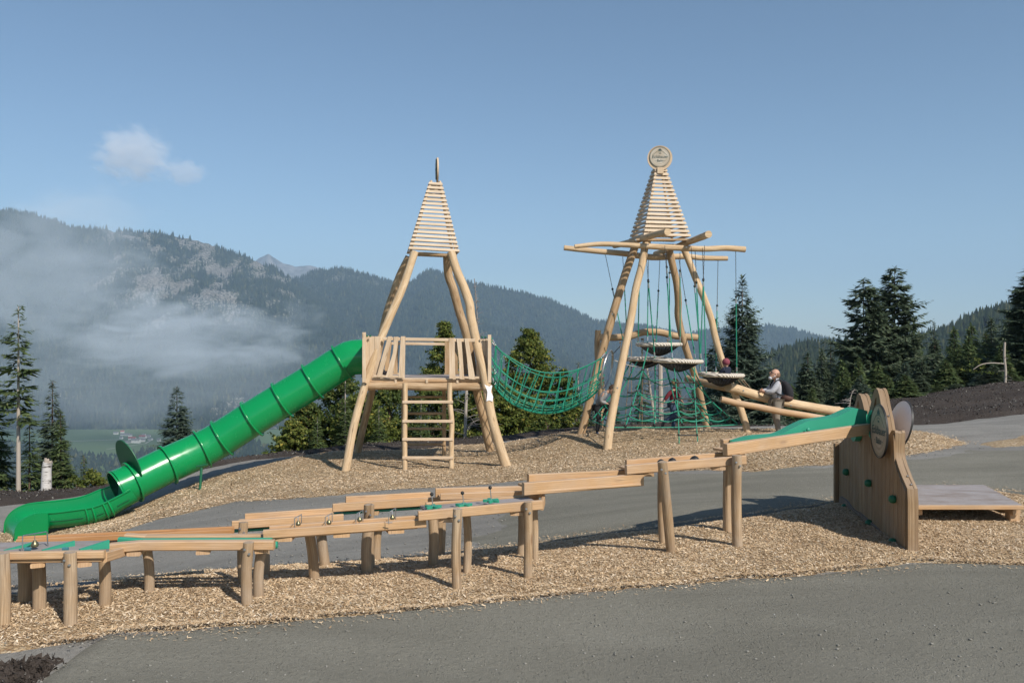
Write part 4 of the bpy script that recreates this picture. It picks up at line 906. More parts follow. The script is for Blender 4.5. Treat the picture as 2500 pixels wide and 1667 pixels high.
# ---------------------------------------------------------------- towers
def leg(parent, pts, Db, Dt, r, mat='log', n=26, dig=.15, name='leg', wob=.05):
    """pts bottom->top in photo pixels; depth runs from Db to Dt with height"""
    y0, y1 = pts[0][1], pts[-1][1]
    P = [at(x, y, Db + (Dt - Db) * (y0 - y) / (y0 - y1)) for x, y in pts]
    d = (P[0] - P[1]).normalized(); P = [P[0] + d * dig] + P; m = MB(); m.tube(P, r, 14, n * 2, wob)
    return m.build(name, M[mat], parent)
def spire(parent, C, wb, wt, H, n, yaw, tilt=0.0, slat_h=.066, th=.026, name='roof'):
    """square pyramid of spaced slats standing on C"""
    C = Vector(C); R = Matrix.Rotation(tilt, 3, 'Y') @ Matrix.Rotation(yaw, 3, 'Z')
    for k in range(4):          # one slatted side at a time, corners mitred
        a = k * math.pi / 2; ax = Vector((math.cos(a), math.sin(a), 0)); ay = Vector((-math.sin(a), math.cos(a), 0))
        m = MB()
        for i in range(n):
            t0 = i / n; t1 = t0 + slat_h / H; pts = []
            for tt, off in ((t0, 0), (t1, 0)):
                w_ = (wb + (wt - wb) * tt) / 2
                pts.append((w_, tt * H))
            (w0, z0), (w1, z1) = pts; V = []
            for (w_, z_) in ((w0, z0), (w1, z1)):
                for s_ in (-1, 1):
                    V.append(ax * w_ + ay * s_ * (w_ - .001) + Vector((0, 0, z_))); V.append(ax * (w_ - th) + ay * s_ * (w_ - th - .001) + Vector((0, 0, z_ - .004)))
            V = [C + R @ v for v in V]; o = random.random() * 40; L = w0 * 2; 
            u4 = [(o, 0), (o + L, 0), (o + L, .07), (o, .07)]; vv = random.random() * 9; u4 = [(p[0], p[1] + vv) for p in u4]
            m.add(V, [[0, 2, 6, 4], [1, 3, 7, 5], [0, 2, 3, 1], [4, 6, 7, 5], [0, 4, 5, 1], [2, 6, 7, 3]], [u4, u4, u4, u4, u4, u4])
        side = m.build('roof_slats', M['slat'], parent, angle=20)
        r_ = MB(); c0 = (wb / 2 - th - .035); c1 = (wt / 2 - th - .02)
        p0 = ax * c0 + ay * (c0) * .97; p1 = ax * c1 + ay * c1 * .97 + Vector((0, 0, H))
        r_.beam(C + R @ p0, C + R @ p1, .05, .045); r_.build('roof_rafter', M['board'], side)
def round_sign(parent, C, R, nrm, right, text=True):
    C = Vector(C); nrm = Vector(nrm).normalized()
    m = MB(); m.lathe([(0, -.035), (R, -.035), (R, .0), (0, .0)], C, nrm, 48); b = m.build('sign_backboard', M['board'], parent)
    return sign_disc(parent, C + nrm * .004 + Vector((0, 0, R * .07)), R * .80, nrm, right, name='sign_face', face='signlight', rim=M['ink'])

T1 = thing('play_tower', 'wooden play tower with slatted spire and plank platform at the top of the green slide', 'play tower', (-1.9, 19.9, g1(-1.9, 19.9)))
k_ = 1.0
leg(T1, [(842,1160),(863,1044),(892,939),(932,822),(983,702),(1013,614)], 18.4, 19.1, [.088, .09, .085, .09, .085])
leg(T1, [(1240,1150),(1216,1075),(1198,1008),(1188,941),(1180,900),(1166,847),(1151,780),(1146,742),(1133,702),(1115,660),(1101,616)], 18.3, 19.1, [.112, .10, .098, .098, .092])
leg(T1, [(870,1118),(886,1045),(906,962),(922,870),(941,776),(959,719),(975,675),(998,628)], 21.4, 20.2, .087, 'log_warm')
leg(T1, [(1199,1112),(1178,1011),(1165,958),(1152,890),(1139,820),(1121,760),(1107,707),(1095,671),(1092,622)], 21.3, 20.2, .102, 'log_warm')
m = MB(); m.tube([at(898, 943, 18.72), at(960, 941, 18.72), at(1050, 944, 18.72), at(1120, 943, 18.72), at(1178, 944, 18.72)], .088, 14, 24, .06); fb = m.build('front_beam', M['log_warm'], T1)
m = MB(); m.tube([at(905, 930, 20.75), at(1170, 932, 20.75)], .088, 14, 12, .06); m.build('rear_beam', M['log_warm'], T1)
k = MB(); 
for px, py in ((893, 937), (1184, 940)): bolt(k, at(px, py, 18.58), .022)
setp(k.build('bolt', M['darksteel'], T1), None)['kind'] = 'stuff'
# floor: boards running left-right
xl, xr = at(893, 925, 18.75).x, at(1192, 925, 18.75).x; zf = at(1000, 923, 18.75).z; yF, yB = 18.72, 20.85
for i in range(12):
    y_ = yF + (i + .5) * (yB - yF) / 12; m = MB(); m.beam((xl, y_, zf - .015), (xr, y_, zf - .015), (yB - yF) / 12 - .008, .03, c=.003); m.build('floor_board', M['deck' if i else 'board'], T1)
for px in (966, 1042, 1117):
    p = at(px, 931, 18.66); m = MB(); m.beam((p.x, yF - .06, zf - .06), (p.x, yB, zf - .06), .045, .085); m.build('joist', M['board'], T1)
m = MB(); m.beam((xl, yF - .02, zf - .055), (xr, yF - .02, zf - .055), .02, .05); m.build('edge_board', M['larch'], T1)
# side walls
def sidewall(pxF, pxB, yt, yb, lab, hole=None):
    A = at(pxF, 930, 18.6); B = at(pxB, 930, 20.8); zt = at(pxF, yt, 18.6).z; zb_ = at(pxF, yb, 18.6).z; n_ = 9
    for i in range(n_):
        p = A.lerp(B, i / n_); q = A.lerp(B, (i + 1) / n_); c = (p + q) / 2; dirv = (q - p); up = Vector((dirv.y, -dirv.x, 0)).normalized()
        c0 = Vector((c.x, c.y, zb_)); c1 = Vector((c.x, c.y, zt))
        if hole and abs(c.y - 19.7) < .40:
            zz = math.sqrt(max(.0, .4**2 - (c.y - 19.7)**2)); 
            m = MB(); m.beam(c0, Vector((c.x, c.y, max(zb_ + .02, hole - zz))), .03, dirv.length - .006, up=dirv.normalized()); m.build('wall_board', M['board'], T1)
            if hole + zz < zt - .02: m = MB(); m.beam(Vector((c.x, c.y, hole + zz)), c1, .03, dirv.length - .006, up=dirv.normalized()); m.build('wall_board', M['board'], T1)
            continue
        m = MB(); m.beam(c0, c1, .03, dirv.length - .006, up=dirv.normalized()); m.build('wall_board', M['board'], T1)
    m = MB(); a = at(pxF + (1 if pxF < 1000 else -1), yt - 9, 18.56); b = at(pxF + (1 if pxF < 1000 else -1), yb + 4, 18.56); m.beam(b, a, .075, .06, up=(0, 1, 0)); m.build('corner_post', M['board'], T1)
zc = at(885, 871, 19.7).z
sidewall(888, 927, 820, 929, 'l', zc); sidewall(1196, 1172, 826, 930, 'r')
for x0, x1, yt_, yb2 in ((889, 901, 820, 931), (901, 929, 821, 929), (1163, 1186, 828, 931), (1186, 1197, 827, 933)):
    a, b = at((x0 + x1) / 2, yt_, 18.72), at((x0 + x1) / 2, yb2, 18.72); m = MB(); m.beam(b, a, (x1 - x0 - .6) / F * 18.72, .026, up=(0, 1, 0)); m.build('corner_panel_board', M['board'], T1)
# railing
def rail(a, b, Da, h=.07, mat='board'): m = MB(); m.beam(at(a[0], a[1], Da), at(b[0], b[1], Da), .04, h); m.build('rail', M[mat], T1)
rail((936, 827), (1160, 831), 18.66); rail((913, 918), (985, 920), 18.64, .05); rail((1100, 921), (1170, 922), 18.64, .05); rail((945, 838), (1160, 841), 20.9, .07); rail((930, 912), (985, 913), 20.9, .05); rail((1085, 913), (1160, 914), 20.9, .05)
def slat(pts, wpx, D, mat='board'):
    P = [at(x, y, D) for x, y in pts]; m = MB(); Q = smooth_path(P, 8); w_ = [float(np.interp(i / 8, np.linspace(0, 1, len(wpx)), wpx)) / 2100 * D / 2 for i in range(9)]
    V = []; Fc = []; U = []; o = random.random() * 40; L = 0; v0 = random.random() * 9
    for i, p in enumerate(Q):
        for s_ in (-1, 1):
            for dy in (-.045, -.018): V.append((p.x + s_ * w_[i], D + dy, p.z))
    for i in range(8):
        b = i * 4
        for f_ in ([b, b + 2, b + 6, b + 4], [b + 1, b + 3, b + 7, b + 5], [b, b + 1, b + 5, b + 4], [b + 2, b + 3, b + 7, b + 6]): Fc.append(f_); U.append([(o + i * .1, v0), (o + i * .1, v0 + .1), (o + i * .1 + .1, v0 + .1), (o + i * .1 + .1, v0)])
    Fc += [[0, 1, 3, 2], [32, 33, 35, 34]]; U += [[(o, v0)] * 4] * 2
    m.add(V, Fc, U); m.build('railing_board', M[mat], T1)
slat([(953, 821), (940, 868), (926, 920)], [10, 11, 12], 18.66); slat([(968, 822), (965, 858), (957, 890), (950, 921)], [11, 9, 12, 16], 18.66); slat([(985, 821), (983, 870), (981, 922)], [11, 13, 15], 18.66)
slat([(1104, 825), (1104, 870), (1105, 924)], [13, 13, 15], 18.66); slat([(1121, 826), (1125, 875), (1128, 925)], [11, 10, 11], 18.66); slat([(1139, 826), (1146, 875), (1153, 925)], [9, 11, 16], 18.66)
slat([(952, 835), (948, 870), (943, 912)], [10, 10, 10], 20.92, 'log_warm'); slat([(968, 835), (966, 912)], [10, 10], 20.92, 'log_warm'); slat([(1092, 834), (1092, 913)], [11, 11], 20.92, 'log_warm'); slat([(1112, 834), (1114, 913)], [9, 10], 20.92, 'log_warm'); slat([(1132, 834), (1138, 913)], [9, 10], 20.92, 'log_warm')
# ladders (fixed to the tower)
def ladder(rails, rungs, D, r, rx, mat='log', nm='ladder_rail', rr=.042):
    for R_ in rails:
        m = MB(); P = [at(x, y, D) for x, y in R_]; P[0] = P[0] - Vector((0, 0, .12)); m.tube(P, r, 12, 16, .05); m.build(nm, M[mat], T1)
    for y in rungs:
        m = MB(); m.beam(at(rx[0], y, D - .045), at(rx[1], y, D - .045), .055, .06); rg_ = m.build('rung', M['board' if mat == 'log' else 'log_warm'], T1)
ladder([[(989,1160),(988,1060),(989,1000),(989,935)], [(1102,1161),(1102,1080),(1103,1028),(1098,980),(1098,934)]], [981, 1028, 1072, 1117], 18.45, .055, (983, 1106))
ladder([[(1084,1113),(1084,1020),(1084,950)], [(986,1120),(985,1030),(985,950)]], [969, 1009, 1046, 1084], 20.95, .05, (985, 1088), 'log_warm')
spire(T1, at(1056, 617, 19.65), 1.14, .28, 1.62, 17, math.radians(9), math.radians(2.2), .056, .022)
m = MB()
for (a, b) in (((1002, 619, 19.2), (1112, 624, 19.2)), ((1002, 622, 20.1), (1112, 627, 20.1))): m.beam(at(*a), at(*b), .06, .05)
m.beam(at(1003, 622, 19.15), at(1007, 625, 20.15), .06, .05); m.beam(at(1112, 624, 19.15), at(1108, 628, 20.15), .06, .05); m.build('roof_ring_beam', M['log_warm'], T1)
# sign seen on edge
yaw = math.radians(86); nr = Vector((-math.cos(math.radians(8)), -math.sin(math.radians(8)), 0)); rt = Vector((math.sin(math.radians(8)), -math.cos(math.radians(8)), 0))
round_sign(T1, at(1066, 416, 19.65), .285, nr, rt)
# torn white notice on the leg
m = MB(); m.plate([(0,0),(.06,.02),(.13,-.01),(.155,.10),(.12,.20),(.165,.33),(.15,.345),(.10,.31),(.03,.34),(0,.36),(.03,.27),(.045,.20),(.03,.12)], [], lambda x_, y_: at(1185, 979, 18.45) + Vector((x_ + (.36 - y_) * .12 - .02, 0, y_)), .004, (0, -1, 0)); m.build('torn_notice', M['white'], T1)
m = MB()
for (x0, x1, y) in ((888, 904, 816), (1177, 1193, 819)):
    for i in range(3): m.sphere(at(x0 + (x1 - x0) * i / 2, y + 4, 18.62), .025, 8)
m.build('rope_knots', M['slide_dark'], T1)['kind'] = 'stuff'

# ---------------------------------------------------------------- green tube slide
SL = thing('tube_slide', 'long bright green plastic tube slide running down from the tower platform', 'slide', (-8.5, 18, g1(-8.5, 18)))
fl = [(835, 885), (763, 931), (689, 976), (615, 1022), (542, 1069), (493, 1096.5), (409.5, 1134.5), (324, 1176.5)]
allp = [(893, 871), (860, 873)] + fl + [(287, 1193)]
ln = [0]
for a, b in zip(allp[:-1], allp[1:]): ln.append(ln[-1] + math.hypot(b[0] - a[0], b[1] - a[1]))
def sD(l):
    u = l / ln[-1]; return float(np.interp(u, [0, .6, .72, 1.0], [19.72, 19.25, 19.0, 18.02]))
pc = [at(p[0], p[1], sD(l)) for p, l in zip(allp, ln)]
fidx = [pc[2 + i] for i in range(8)]
path = smooth_path(pc, 90); Rt = .40
# end of tube: open sleeve, lower part continues as trough
m = MB(); m.tube(path, Rt, 40, None, 0, caps=False); m.build('tube', M['slide'], SL)
m = MB(); m.tube([p for p in path], Rt - .012, 40, None, 0, caps=False); m.build('tube_inner_shade', M['slide_dark'], SL)  # inner skin in darker green: shade inside the tube painted into its colour
for i, p in enumerate(fidx):
    j = min(range(len(path)), key=lambda q: (path[q] - p).length); d = (path[min(j + 1, 90)] - path[max(j - 1, 0)]).normalized()
    m = MB(); m.lathe([(Rt - .004, -.018), (Rt + .055, -.018), (Rt + .06, -.012), (Rt + .06, .012), (Rt + .055, .018), (Rt - .004, .018)], p, d, 40); f_ = m.build('flange', M['slide'], SL)
    m = MB(); q = d.to_track_quat('Z', 'Y')
    for k in range(12):
        a = k * math.pi / 6 + .2; m.sphere(p + q @ Vector((math.cos(a) * (Rt + .036), math.sin(a) * (Rt + .036), -.02)), .011, 6); m.sphere(p + q @ Vector((math.cos(a) * (Rt + .036), math.sin(a) * (Rt + .036), .02)), .011, 6)
    m.build('flange_bolts', M['slide_dark'], f_)['kind'] = 'stuff'
# ribs on the last sleeve
d8 = (fidx[7] - fidx[6]).normalized(); end = pc[-1]; q8 = d8.to_track_quat('Z', 'Y')
m = MB(); m.lathe([(Rt - .02, 0), (Rt + .012, 0), (Rt + .012, .03), (Rt - .02, .03)], end, d8, 40); m.build('end_rim', M['slide'], SL)
# round plate standing on the tube
pd = fidx[7] + Vector((0, 0, 0)); up8 = (Vector((0, 0, 1)) - d8 * d8.z).normalized()
m = MB(); cpl = fidx[7] - d8 * .10 + up8 * .44 + Vector((0, 0, 0)); m.lathe([(0, 0), (.50, 0), (.50, .02), (0, .02)], cpl, (d8 + Vector((0, -.12, 0))).normalized(), 40); m.build('round_guard_plate', M['slide_dark'], SL)
# open trough: front rim, back rim and belly line give every cross-section
Fr = [(318,1196),(290,1211),(264,1224),(240,1234),(218,1240),(175,1246),(134,1251),(100,1252),(76,1258),(55,1270),(42,1284),(38,1300),(36,1326)]
Bk = [(290,1178),(262,1190),(241,1197),(215,1208),(187,1216),(145,1222),(103,1226),(78,1229),(57,1234),(35,1245),(20,1260),(12,1280),(12,1312)]
Bt = [(335,1222),(300,1240),(275,1255),(247,1268),(218,1276),(175,1283),(134,1287),(108,1290),(94,1284),(70,1282),(48,1290),(34,1303),(27,1322)]
DF, DB = 17.62, 18.42; N_ = 48
cf = smooth_path([at(x, y, DF) for x, y in Fr], N_); cbk = smooth_path([at(x, y, DB) for x, y in Bk], N_); cbt = smooth_path([at(x, y, 18.0) for x, y in Bt], N_)
na = 19; V = []; Fc = []
def xsec(i, off=0.0):
    f_, b_, c_ = cf[i], cbk[i], cbt[i]; mid = (f_ + b_) / 2; dn = c_ - mid; out = []
    for k in range(na):
        a = math.pi * k / (na - 1); s_ = math.sin(a)**.8; p = mid + (f_ - mid) * math.cos(a) + dn * s_; out.append(p + (p - mid).normalized() * off if off else p)
    return out
for i in range(N_ + 1):
    V += xsec(i) + xsec(i, -.02)
for i in range(N_):
    for L_ in (0, 1):
        for k in range(na - 1): b = (i * 2 + L_) * na + k; Fc.append([b, b + 1, b + 1 + 2 * na, b + 2 * na])
m = MB(); m.add(V, Fc, [[(0, 0)] * 4] * len(Fc)); m.build('exit_trough', M['slide'], SL, angle=180)
m = MB(); m.tube(cf, .022, 8); m.tube(cbk, .022, 8); m.build('trough_lip', M['slide'], SL)
out = [at(px, py, DF - .02) for px, py in [(36, 1328), (38, 1300), (42, 1284), (55, 1270), (76, 1258), (100, 1252), (118, 1252), (118, 1298), (118, 1328)]]
m = MB(); m.plate([(p.x, p.z) for p in out], [], lambda x_, z_: (x_, DF - .02, z_), .02, (0, -1, 0)); m.build('exit_side_plate', M['slide'], SL)
for st in (27, 15, 8):
    m = MB()
    for d_ in (0, 2): m.tube([p for p in xsec(st + d_, .012)][:12], .02, 8)
    m.build('trough_rib', M['slide'], SL)
m = MB()
for s0, s1 in ((18, 26), (11, 14), (2, 6)):
    for kk in (2, 6): m.tube([xsec(i, .004)[kk] for i in range(s0, s1 + 1)], .007, 6)
m.build('panel_seam', M['slide_dark'], SL)['kind'] = 'stuff'
a, b = at(492, 1140, 18.4), at(487, 1202, 18.3); m = MB(); m.tube([b - Vector((0, 0, .1)), a], .028, 10); m.beam(a - Vector((.1, 0, -.02)), a + Vector((.12, 0, .06)), .12, .03); m.build('support_leg', M['slide_dark'], SL)

# ---------------------------------------------------------------- second tower
T2 = thing('climbing_tower', 'tall wooden climbing tower with slatted spire, round lettered sign and long crossed top beams', 'climbing tower', (3.4, 20.6, g1(3.4, 20.6)))
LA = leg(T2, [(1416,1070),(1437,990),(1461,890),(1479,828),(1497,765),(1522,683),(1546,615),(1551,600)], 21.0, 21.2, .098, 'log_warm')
LB = leg(T2, [(1482,1110),(1488,1048),(1504,959),(1522,869),(1540,780),(1552,707),(1567,648),(1574,605),(1580,588)], 19.0, 20.3, [.102, .095, .09, .088, .092])
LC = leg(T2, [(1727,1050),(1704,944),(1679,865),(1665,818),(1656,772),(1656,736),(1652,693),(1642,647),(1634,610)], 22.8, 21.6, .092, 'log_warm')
LD = leg(T2, [(1829,1067),(1808,997),(1779.5,926),(1760,872),(1745.5,819),(1736.5,779),(1722,736),(1704,693),(1683,640),(1665,597)], 20.5, 20.9, [.088, .082, .08, .085, .08])
for (b, D) in (((1417, 1068), 21.0), ((1482, 1108), 19.0)):
    a = at(*b, D); m = MB(); m.tube([a + Vector((0, 0, -.06)), a + Vector((.012, 0, .05))], .112, 14); m.build('rusty_foot', plain('rust_stain', (.33, .13, .05), .9), T2)
def lg(pts, D0_, D1_, r, mat='log', par=T2, name='top_beam', n=30, wob=.06):
    P = [at(x, y, D0_ + (D1_ - D0_) * i / (len(pts) - 1)) for i, (x, y) in enumerate(pts)]; m = MB(); m.tube(P, r, 14, n, wob); return m.build(name, M[mat], par)
lg([(1403,602),(1469,596),(1557,600),(1637,605),(1717,608),(1770,606),(1819,609)], 20.0, 20.3, [.05, .06, .07, .068, .07])
lg([(1377,605),(1453,613),(1522,619),(1591,628),(1671,626),(1715,630),(1776,631)], 21.6, 21.9, [.065, .07, .08, .07, .06])
lg([(1630,566),(1600,573),(1560,585),(1535,592),(1500,600)], 18.9, 21.9, [.078, .075, .075, .07])
lg([(1730,572),(1700,584),(1671,595),(1640,607),(1600,620)], 18.6, 22.6, [.078, .072, .07, .07])
spire(T2, at(1609, 583, 20.75), 1.17, .27, 1.70, 17, math.radians(10), 0, .058, .022)
m = MB(); cc = at(1607, 592, 20.75)
for sx in (-1, 1): m.beam(cc + Vector((-.62, sx * .55, 0)), cc + Vector((.62, sx * .55, 0)), .06, .05)
for sx in (-1, 1): m.beam(cc + Vector((sx * .55, -.5, -.02)), cc + Vector((sx * .55, .5, -.02)), .06, .05)
m.build('roof_ring_beam', M['log_warm'], T2)
a_ = math.radians(-6); round_sign(T2, at(1611, 386, 20.6), .297, (math.sin(a_), -math.cos(a_), 0), (math.cos(a_), math.sin(a_), 0))
m = MB(); m.beam(at(1612, 424, 20.55), at(1612, 409, 20.55), .15, .05, up=(0, 1, 0)); m.build('sign_neck', M['board'], T2)
k = MB()
for px, py, D in ((1582, 597, 19.93), (1676, 604, 20.0), (1545, 623, 21.0), (1638, 627, 21.4), (1552, 586, 19.6), (1528, 842, 20.2), (1507, 947, 19.3), (1779, 916, 20.5), (1483, 1040, 19.1), (1495, 767, 21.0)): bolt(k, at(px, py, D - .08), .02)
k.build('bolt', M['steel'], T2)['kind'] = 'stuff'

# ---- rear frame: post and wavy crossbeam
FR = thing('swing_frame', 'wavy horizontal log on a short post behind the left legs of the climbing tower', 'beam frame', (2.3, 23.2, g1(2.3, 23.2)))
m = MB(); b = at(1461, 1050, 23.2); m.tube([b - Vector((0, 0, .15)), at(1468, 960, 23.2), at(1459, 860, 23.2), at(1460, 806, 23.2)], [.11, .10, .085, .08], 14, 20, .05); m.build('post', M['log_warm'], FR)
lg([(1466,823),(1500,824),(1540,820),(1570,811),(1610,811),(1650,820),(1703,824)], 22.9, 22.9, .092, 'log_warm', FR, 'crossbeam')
for px, py, yb_ in ((1514, 834, 863), (1541, 825, 1055), (1567, 826, 1052), (1570, 826, 850), (1598, 828, 1050), (1630, 828, 853)):
    a, b = at(px, py, 22.9), at(px + 1, yb_, 22.9); m = MB(); m.sphere(a - Vector((0, 0, .02)), .028, 8); m.tube([a, b], .009, 6); m.build('hanging_rope', M['rope_brown'], FR)

# ---------------------------------------------------------------- nets, nests, ropes
def chain_rope(parent, a, j, b, chain=True):
    """dark chain from a to joint j, green rope from j to b"""
    m = MB(); L = (j - a).length; n = int(L / .045); d = (j - a) / n
    if chain:
        for i in range(n):
            p = a + d * i; w_ = Vector((.008, 0, 0)) if i % 2 else Vector((0, .008, 0)); m.tube([p - w_ - d * .1, p + w_ * .9 + d * .5, p - w_ * .9 + d * 1.1], .0065, 5)
        m.build('chain', M['darksteel'], parent)
    m = MB(); m.tube([j, b], .0135, 7); r_ = m.build('rope', M['rope_green'], parent)
    u = (b - j).normalized(); m = MB(); m.sphere(j, .03, 8); m.build('knot', M['rubber'], r_); m = MB(); m.tube([j + u * .04, j + u * .15], .018, 8); m.tube([b - u * .16, b - u * .05], .018, 8); m.build('ferrule', M['steel'], r_)
def nest(label, C, R, depth, ropes, tilt=0):
    C = Vector(C); T = thing('nest_basket', label, 'nest basket', C, 'rope nest baskets hanging in the climbing tower')
    Rm = Matrix.Rotation(tilt, 3, 'Y'); ring = [C + Rm @ Vector((R * math.cos(a), R * math.sin(a), 0)) for a in np.linspace(0, 2 * math.pi, 41)]
    m = MB(); P = ring; r0 = .062; V = []; Fc = []; n = 12
    for i in range(40):
        a = 2 * math.pi * i / 40; o = Vector((math.cos(a), math.sin(a), 0))
        for k in range(n):
            b = 2 * math.pi * k / n; rr = r0 * (1 + .06 * math.sin(k * 2 + i * 2.2)); V.append(C + Rm @ (o * (R + rr * math.cos(b)) + Vector((0, 0, rr * .8 * math.sin(b)))))
    for i in range(40):
        for k in range(n): Fc.append([i * n + k, ((i + 1) % 40) * n + k, ((i + 1) % 40) * n + (k + 1) % n, i * n + (k + 1) % n])
    m.add(V, Fc, [[(i % 40 * .1, k * .1) for k in range(4)] for i in range(len(Fc))]); m.build('rim', M['rope_wrap'], T)
    m = MB()
    for i in range(28):
        a = 2 * math.pi * i / 28; P = [C + Rm @ Vector((R * (1 - t_) * math.cos(a), R * (1 - t_) * math.sin(a), -depth * (1 - (1 - t_)**1.6))) for t_ in np.linspace(0, .93, 7)]; m.tube(P, .011, 5)
    for t_ in np.linspace(.08, .93, 11):
        m.tube([C + Rm @ Vector((R * (1 - t_) * math.cos(a), R * (1 - t_) * math.sin(a), -depth * (1 - (1 - t_)**1.6))) for a in np.linspace(0, 2 * math.pi, 29)], .011, 5)
    m.lathe([(0, -.01), (R * .09, -.01), (R * .09, .01), (0, .01)], C - Vector((0, 0, depth)), (0, 0, 1), 12)
    m.build('net_cone', M['netblack'], T)
    for top, j, a in ropes:
        e = C + Rm @ Vector((R * math.cos(a), R * math.sin(a), .03)); tp_ = at(*top); q = tp_.lerp(e, j); chain_rope(T, tp_, q, e)
    return T
t = NT('wrapped_rope', .9, .1); v = t.coord('Object'); wv = t.n('TexWave'); wv.inputs['Scale'].default_value = 9; wv.inputs['Distortion'].default_value = 2; wv.bands_direction = 'DIAGONAL'; t.l(v, wv.inputs['Vector'])
t.bump(wv.outputs['Fac'], .8, .02); M['rope_wrap'] = t.col(t.mix(wv.outputs['Fac'], (.50, .43, .35), (.76, .69, .60)))
N1 = nest('small round rope basket hanging highest inside the climbing tower', at(1609, 841, 20.6), .50, .27, [((1562, 620, 20.2), .32, 2.9), ((1583, 634, 21.6), .25, 2.0), ((1626, 611, 20.0), .18, -1.2), ((1660, 616, 20.2), .2, -.3), ((1635, 625, 21.8), .2, .9)])
N2 = nest('large rope basket in the middle, right of the pair below the small one', at(1655, 881, 20.0), .53, .25, [((1657, 630, 21.7), .43, .5), ((1687, 602, 19.9), .35, -.3), ((1720, 600, 19.9), .3, .05), ((1623, 600, 19.9), .28, -2.0), ((1576, 606, 19.9), .3, 3.0)], .03)
N3 = nest('rope basket behind on the left, its rim touching the large middle basket', at(1577, 876, 21.15), .47, .22, [((1478, 622, 21.7), .34, 3.05), ((1520, 620, 21.7), .3, 2.6), ((1611, 634, 21.7), .32, .9)])
N4 = nest('rope basket hanging at the right side with a child in it', at(1761, 915, 20.2), .48, .26, [((1697, 612, 20.3), .26, 3.0), ((1753, 634, 21.9), .42, 1.6), ((1796, 614, 20.25), .37, .5), ((1715, 606, 20.1), .25, -2.6)], .03)
for px0, py0, px1, py1 in ((1797, 921, 1814, 943), (1805, 922, 1823, 943), (1810, 921, 1836, 952)):
    a, b = at(px0, py0, 20.3), at(px1, py1, 20.8); m = MB(); m.tube([a, b], .010, 6); m.build('stay_rope', M['rope_brown'], N4)

# climbing net pyramid: straight ropes fanning from the middle basket to a square base rope
NP = thing('climbing_net', 'green rope net pyramid spread between the tower legs under the baskets', 'climbing net', (3.6, 20.6, g1(3.6, 20.6)))
z0 = -.22
base4 = [at(1438, 1023, 20.95), at(1500, 1043, 19.15), at(1812, 1036, 20.45), at(1722, 1027, 22.6)]
def bl_(k): k = k % 4; return base4[int(k)].lerp(base4[(int(k) + 1) % 4], k - int(k))
def netrope(P, r=.014, name='rope', mat='rope_green', n=None):
    m = MB(); m.tube(P, r, 6, n); return m.build(name, M[mat], NP)
for i in range(4):
    A_, B_ = base4[i], base4[(i + 1) % 4]; mid = (A_ + B_) / 2 - Vector((0, 0, .03)); netrope([A_, mid, B_], .013, 'base_rope', n=10)
apexz = [(1560, 868), (1582, 862), (1599, 893), (1625, 893), (1652, 905), (1671, 903), (1690, 900)]
feet_t = [.12, .45, 1.08, 1.30, 1.52, 1.74, 1.97, 2.4, 2.8, 3.2, 3.6]
tops = [(1545, 876, 21.0), (1556, 882, 20.5), (1582, 850, 20.1), (1600, 892, 20.3), (1627, 893, 20.2), (1652, 905, 19.9), (1672, 902, 20.1), (1690, 898, 20.5), (1660, 890, 21.0), (1620, 880, 21.4), (1570, 880, 21.5)]
lines = []
for ft, tp_ in zip(feet_t, tops):
    b = bl_(ft); a = at(*tp_); c = a.lerp(b, .5) - Vector((0, 0, .10)); P = smooth_path([a, c, b], 20); lines.append(P); netrope(P, .0145, 'radial_rope')
    k = MB(); k.sphere(b + Vector((0, 0, .03)), .045, 8, (1, 1, .9)); k.build('foot_clamp', M['rubber'], NP)
for f in (.25, .52, .72, .88):
    i = int(f * 20); n_ = len(lines)
    kk = MB()
    for q in range(n_):
        a, b = lines[q][i], lines[(q + 1) % n_][i]; mid = (a + b) / 2 - Vector((0, 0, .05 + .03 * f)); netrope([a, mid, b], .0135, 'ring_rope', n=8)
        kk.sphere(a, .028, 8)
    kk.build('clamps', M['rubber'], NP)['kind'] = 'stuff'
RL = thing('rope_ladder', 'green rope ladder with black rungs hanging in front from the middle basket', 'rope ladder', at(1680, 1107, 18.7))
la = [at(*p) for p in ((1646, 898, 19.6), (1650, 934, 19.5), (1653, 974, 19.3), (1656, 1019, 19.1), (1657.5, 1062, 18.9), (1659, 1112, 18.7))]; lb = [at(*p) for p in ((1696, 896, 19.6), (1695, 934, 19.5), (1697, 974, 19.3), (1699, 1019, 19.1), (1702, 1062, 18.9), (1706, 1108, 18.7))]
for P in (la, lb): m = MB(); m.tube(P, .0125, 6); m.build('side_rope', M['rope_green'], RL)
for i in (1, 2, 3, 4):
    m = MB(); m.tube([la[i], lb[i]], .015, 8); m.sphere(la[i], .03, 8); m.sphere(lb[i], .03, 8); m.build('rung', M['rubber'], RL)
RL2 = thing('rope_ladder', 'dark ladder with four black rungs hanging behind on the left', 'rope ladder', at(1550, 1030, 22.5))
for xo in ((1535, 1526), (1571, 1560)): m = MB(); m.tube([at(xo[0] + 3, 880, 22.4), at(xo[0], 923, 22.4), at(xo[1], 1028, 22.4), at(xo[1] - 2, 1058, 22.4)], .009, 6); m.build('side_rope', M['rope_brown'], RL2)
for a, b in (((1534, 923), (1572, 923)), ((1532, 958), (1569, 958)), ((1528, 992), (1566, 993)), ((1526, 1028), (1561, 1028))): m = MB(); m.tube([at(*a, 22.4), at(*b, 22.4)], .02, 8); m.build('rung', M['rubber'], RL2)
